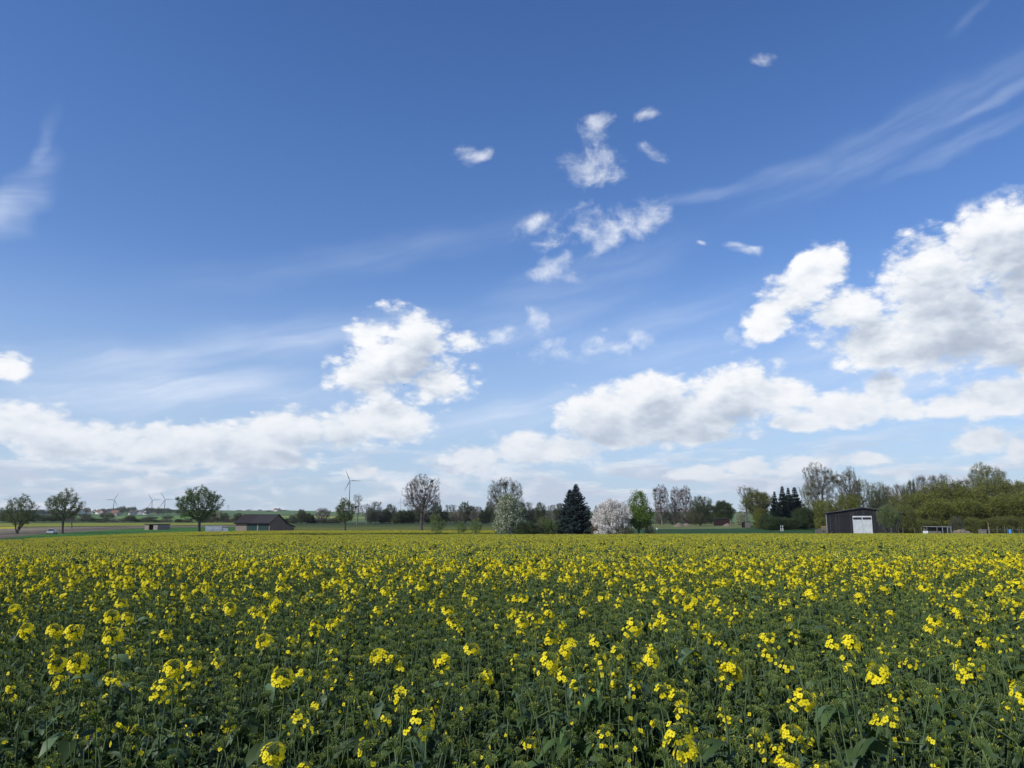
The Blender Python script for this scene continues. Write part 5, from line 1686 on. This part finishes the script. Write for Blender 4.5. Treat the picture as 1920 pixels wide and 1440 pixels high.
near = [(x, y, choose(y) if y > 1.5 else rs.randrange(9, 15)) for x, y in rows_[:n_near]]
slots = {}
for n_, (x, y, i) in enumerate(near):
    u, v = seen(x, y, float(ground(x, y)) + protos[i][3][2])
    k = min(range(len(HEADS)), key=lambda q: math.hypot(u - HEADS[q][0], v - HEADS[q][1]))
    dx, dy = u - HEADS[k][0], v - HEADS[k][1]
    way = ('left of' if dx < 0 else 'right of') if abs(dx) > abs(dy) else ('behind' if dy < 0 else 'in front of')
    slots.setdefault((k, way, protos[i][0]), []).append((math.hypot(dx, dy), n_))
NAMED = {}
KP = {'full': 'full-headed', 'some': 'sparsely flowering', 'bud': 'green-budded'}
for (k, way, kd), lst in slots.items():
    for q, (_, n_) in enumerate(sorted(lst)):
        NAMED[n_] = ('nearest ' if q == 0 else (ORD[q] + ' nearest ' if q < len(ORD) else 'farthest ')) + KP[kd] + ' rapeseed plant ' + way + ' the ' + SHORT[k]
for n_, (x, y, i) in enumerate(near):
    put_plant(i, x, y, rs.uniform(.90, 1.06) if i < 9 else rs.uniform(.84, .98), rs.gauss(-1.6, .9), NAMED[n_])
near_r = math.hypot(*rows_[n_near])
rest = rows_[n_near:]

# patches of crop for the middle distance and beyond: one square metre each
def patch(seed, dens=1.0):
    rng = np.random.default_rng(seed)
    mb = MB()
    n = 30
    for k in range(n):
        x, y = rng.uniform(-.56, .56, 2)
        r = rng.random()
        h = rng.uniform(.86, 1.02) if r < .42 else rng.uniform(.98, 1.20)
        top = np.array([x, y, h])
        mb.tubes([(x, y, .25)], [top], .005, .003, 3, 3)
        heads = [(top, 1.0)]
        for q in range(4):
            a = rng.uniform(0, 6.28); L = rng.uniform(.08, .20)
            b = np.array([x, y, h * rng.uniform(.72, .86)])
            e = b + np.array([math.cos(a) * L * .7, math.sin(a) * L * .7, L])
            mb.tubes([b], [e], .003, .002, 3, 3)
            heads.append((e, .75))
        for c, s in heads:
            big = s == 1.0
            bloom = (r > (.54 / dens)) if big else rng.random() < (.37 * dens if r > .42 else .12 * dens)
            R_ = .018 * s
            V = [c + np.array([0, 0, R_ * 1.0])] + [c + np.array([math.cos(t) * R_, math.sin(t) * R_, -.2 * R_]) for t in np.arange(5) * 1.2566] + [c - np.array([0, 0, R_])]
            mb.add(V, [(0, 1 + i, 1 + (i + 1) % 5) for i in range(5)] + [(6, 1 + (i + 1) % 5, 1 + i) for i in range(5)], 1 if rng.random() < .5 else 2)
            if bloom:
                nf = int(rng.integers(9, 17) if big else rng.integers(4, 9))
                ph = rng.uniform(0, 6.28, nf); rad = R_ * rng.uniform(1.1, 1.9, nf); z = rng.uniform(-.045, .010, nf)
                side = np.stack([np.cos(ph), np.sin(ph), np.zeros(nf)], 1)
                q = c + side * rad[:, None] + np.stack([0 * z, 0 * z, z], 1)
                nr = side * rng.uniform(.4, 1, nf)[:, None] + np.array([0, 0, 1.]) * rng.uniform(.2, 1, nf)[:, None]
                nr /= np.linalg.norm(nr, axis=1, keepdims=True)
                u = np.cross(nr, np.array([.3, .2, 1.])); u /= np.linalg.norm(u, axis=1, keepdims=True); w = np.cross(nr, u)
                S = .0095
                V = np.stack([q + u * S, q + w * S, q - u * S, q - w * S], 1).reshape(-1, 3)
                b4 = np.arange(nf) * 4
                mb.add(V, np.stack([b4, b4 + 1, b4 + 2, b4 + 3], 1), 0)
        for q in range(5):
            blade_s(mb, np.array([x, y, h * rng.uniform(.40, .90)]), rng)
    return mb


def blade_s(mb, b, rng):
    a = rng.uniform(0, 6.28); L = rng.uniform(.08, .20); wd = L * rng.uniform(.22, .34)
    d = np.array([math.cos(a), math.sin(a), rng.uniform(-.3, .7)]); s = np.array([-math.sin(a), math.cos(a), rng.normal(0, .4)])
    m = b + d * L * .5
    e = b + d * L + np.array([0, 0, -L * .35])
    mb.add([b, m + s * wd, e, m - s * wd + np.array([0, 0, wd * .3])], [(0, 1, 2, 3)], 4 if rng.random() < .7 else 5)


lib = bpy.data.collections.new('rape_library')          # not linked to the scene: sources for the field's points
AM = FM + ['rape_leaf', 'rape_leaf_pale']
nlib = 0
for k, (kd, me, whole, top) in enumerate(protos):
    o = bpy.data.objects.new('a%02d_rapeseed' % k, whole.mesh('rapeseed_plant', AM, False)); lib.objects.link(o); nlib += 1
for k in range(6):
    o = bpy.data.objects.new('b%02d_rapeseed' % k, patch(900 + k).mesh('rapeseed_patch', AM, False)); lib.objects.link(o)
for k in range(2):
    o = bpy.data.objects.new('c%02d_rapeseed' % k, patch(950 + k, 1.9).mesh('rapeseed_patch', AM, False)); lib.objects.link(o)  # denser bloom, in place of the cloud-shade difference between strip and near field


def scatter_group():
    ng = bpy.data.node_groups.new('crop_scatter', 'GeometryNodeTree')
    ng.interface.new_socket('Geometry', in_out='INPUT', socket_type='NodeSocketGeometry')
    ng.interface.new_socket('Geometry', in_out='OUTPUT', socket_type='NodeSocketGeometry')
    gi, go = ng.nodes.new('NodeGroupInput'), ng.nodes.new('NodeGroupOutput')
    ci = ng.nodes.new('GeometryNodeCollectionInfo')
    ci.inputs['Collection'].default_value = lib
    ci.inputs['Separate Children'].default_value = True
    ci.inputs['Reset Children'].default_value = True
    ip = ng.nodes.new('GeometryNodeInstanceOnPoints')
    ip.inputs['Pick Instance'].default_value = True

    def named(nm, tp):
        n = ng.nodes.new('GeometryNodeInputNamedAttribute'); n.data_type = tp; n.inputs['Name'].default_value = nm
        return n.outputs[0]
    L = ng.links.new
    L(gi.outputs[0], ip.inputs['Points']); L(ci.outputs[0], ip.inputs['Instance'])
    L(named('pick', 'INT'), ip.inputs['Instance Index'])
    L(named('rot', 'FLOAT_VECTOR'), ip.inputs['Rotation'])
    L(named('scl', 'FLOAT_VECTOR'), ip.inputs['Scale'])
    L(ip.outputs[0], go.inputs[0])
    return ng


NG = scatter_group()


def crop(name, label, pts, pick, rot, scl):
    pts = np.array(pts)
    z = ground(pts[:, 0], pts[:, 1])
    me = bpy.data.meshes.new(name)
    me.vertices.add(len(pts)); me.vertices.foreach_set('co', np.column_stack([pts, z]).astype(np.float32).reshape(-1))
    a = me.attributes.new('pick', 'INT', 'POINT'); a.data.foreach_set('value', np.array(pick, np.int32))
    a = me.attributes.new('rot', 'FLOAT_VECTOR', 'POINT'); a.data.foreach_set('vector', np.array(rot, np.float32).reshape(-1))
    a = me.attributes.new('scl', 'FLOAT_VECTOR', 'POINT'); a.data.foreach_set('vector', np.array(scl, np.float32).reshape(-1))
    o = link(name, me); md = o.modifiers.new('scatter', 'NODES'); md.node_group = NG
    return tag(o, label, 'rapeseed crop', None, 'stuff')


rng = np.random.default_rng(99)
pts, pick, rot, scl = [], [], [], []
NEAR_END = 13.0
for q in rest:
    pts.append(q)
yy = 6.5
while yy < NEAR_END:
    x0 = math.tan(half) * yy + .4
    for xx in np.arange(-x0, x0, .175):
        pts.append((xx + rng.uniform(-.06, .06), yy + rng.uniform(-.06, .06)))
    yy += .175
for x, y in pts:
    pick.append(choose(y)); s = rng.uniform(.88, 1.08); rot.append((0, 0, rng.normal(-1.6, .9))); scl.append((s, s, s))
# margins of the near field beside the picture, and the rest of the field, in patches
yy = .5
def lumps(x, y):
    return .10 * math.sin(x * .35 + y * .12) + .07 * math.sin(y * .5 + x * .21 + 2)
while yy < 158:
    step = .95
    x1 = yy * math.tan(math.radians(47)) + 6
    x_in = math.tan(half) * yy + .7 if yy < NEAR_END + .4 else 0.0
    for xx in np.arange(-x1, x1, step):
        if abs(xx) < x_in:
            continue
        r = math.hypot(xx, yy)
        if r > 154:
            continue
        pts.append((xx + rng.uniform(-.2, .2), yy + rng.uniform(-.2, .2)))
        pick.append(nlib + int(rng.integers(0, 6)))
        rot.append((0, 0, rng.uniform(0, 6.28)))
        s = rng.uniform(.95, 1.12) + lumps(xx, yy) * .3
        scl.append((1.08, 1.08, s * (1.0 if yy > 20 else .98)))
    yy += step
crop('rapeseed_field', 'wide field of flowering yellow rapeseed filling the foreground beyond the nearest rows', pts, pick, rot, scl)
pts, pick, rot, scl = [], [], [], []
for a in np.arange(math.atan((60 - 960) / 1465), math.atan((926 - 960) / 1465), .0042):
    px = 960 + 1465 * math.tan(a)
    r0 = 180 if px > 560 else 157 + (px - 60) * .04
    r1 = 206 - max(0, (330 - px)) * .16
    for r in np.arange(r0, r1, .9):
        x, y = r * math.sin(a) + rng.uniform(-.2, .2), r * math.cos(a) + rng.uniform(-.2, .2)
        pts.append((x, y)); pick.append(nlib + 6 + int(rng.integers(0, 2))); rot.append((0, 0, rng.uniform(0, 6.28))); s = rng.uniform(.95, 1.1); scl.append((1.1, 1.1, s))
crop('rapeseed_strip', 'bright yellow strip of rapeseed beyond the near field on the left', pts, pick, rot, scl)
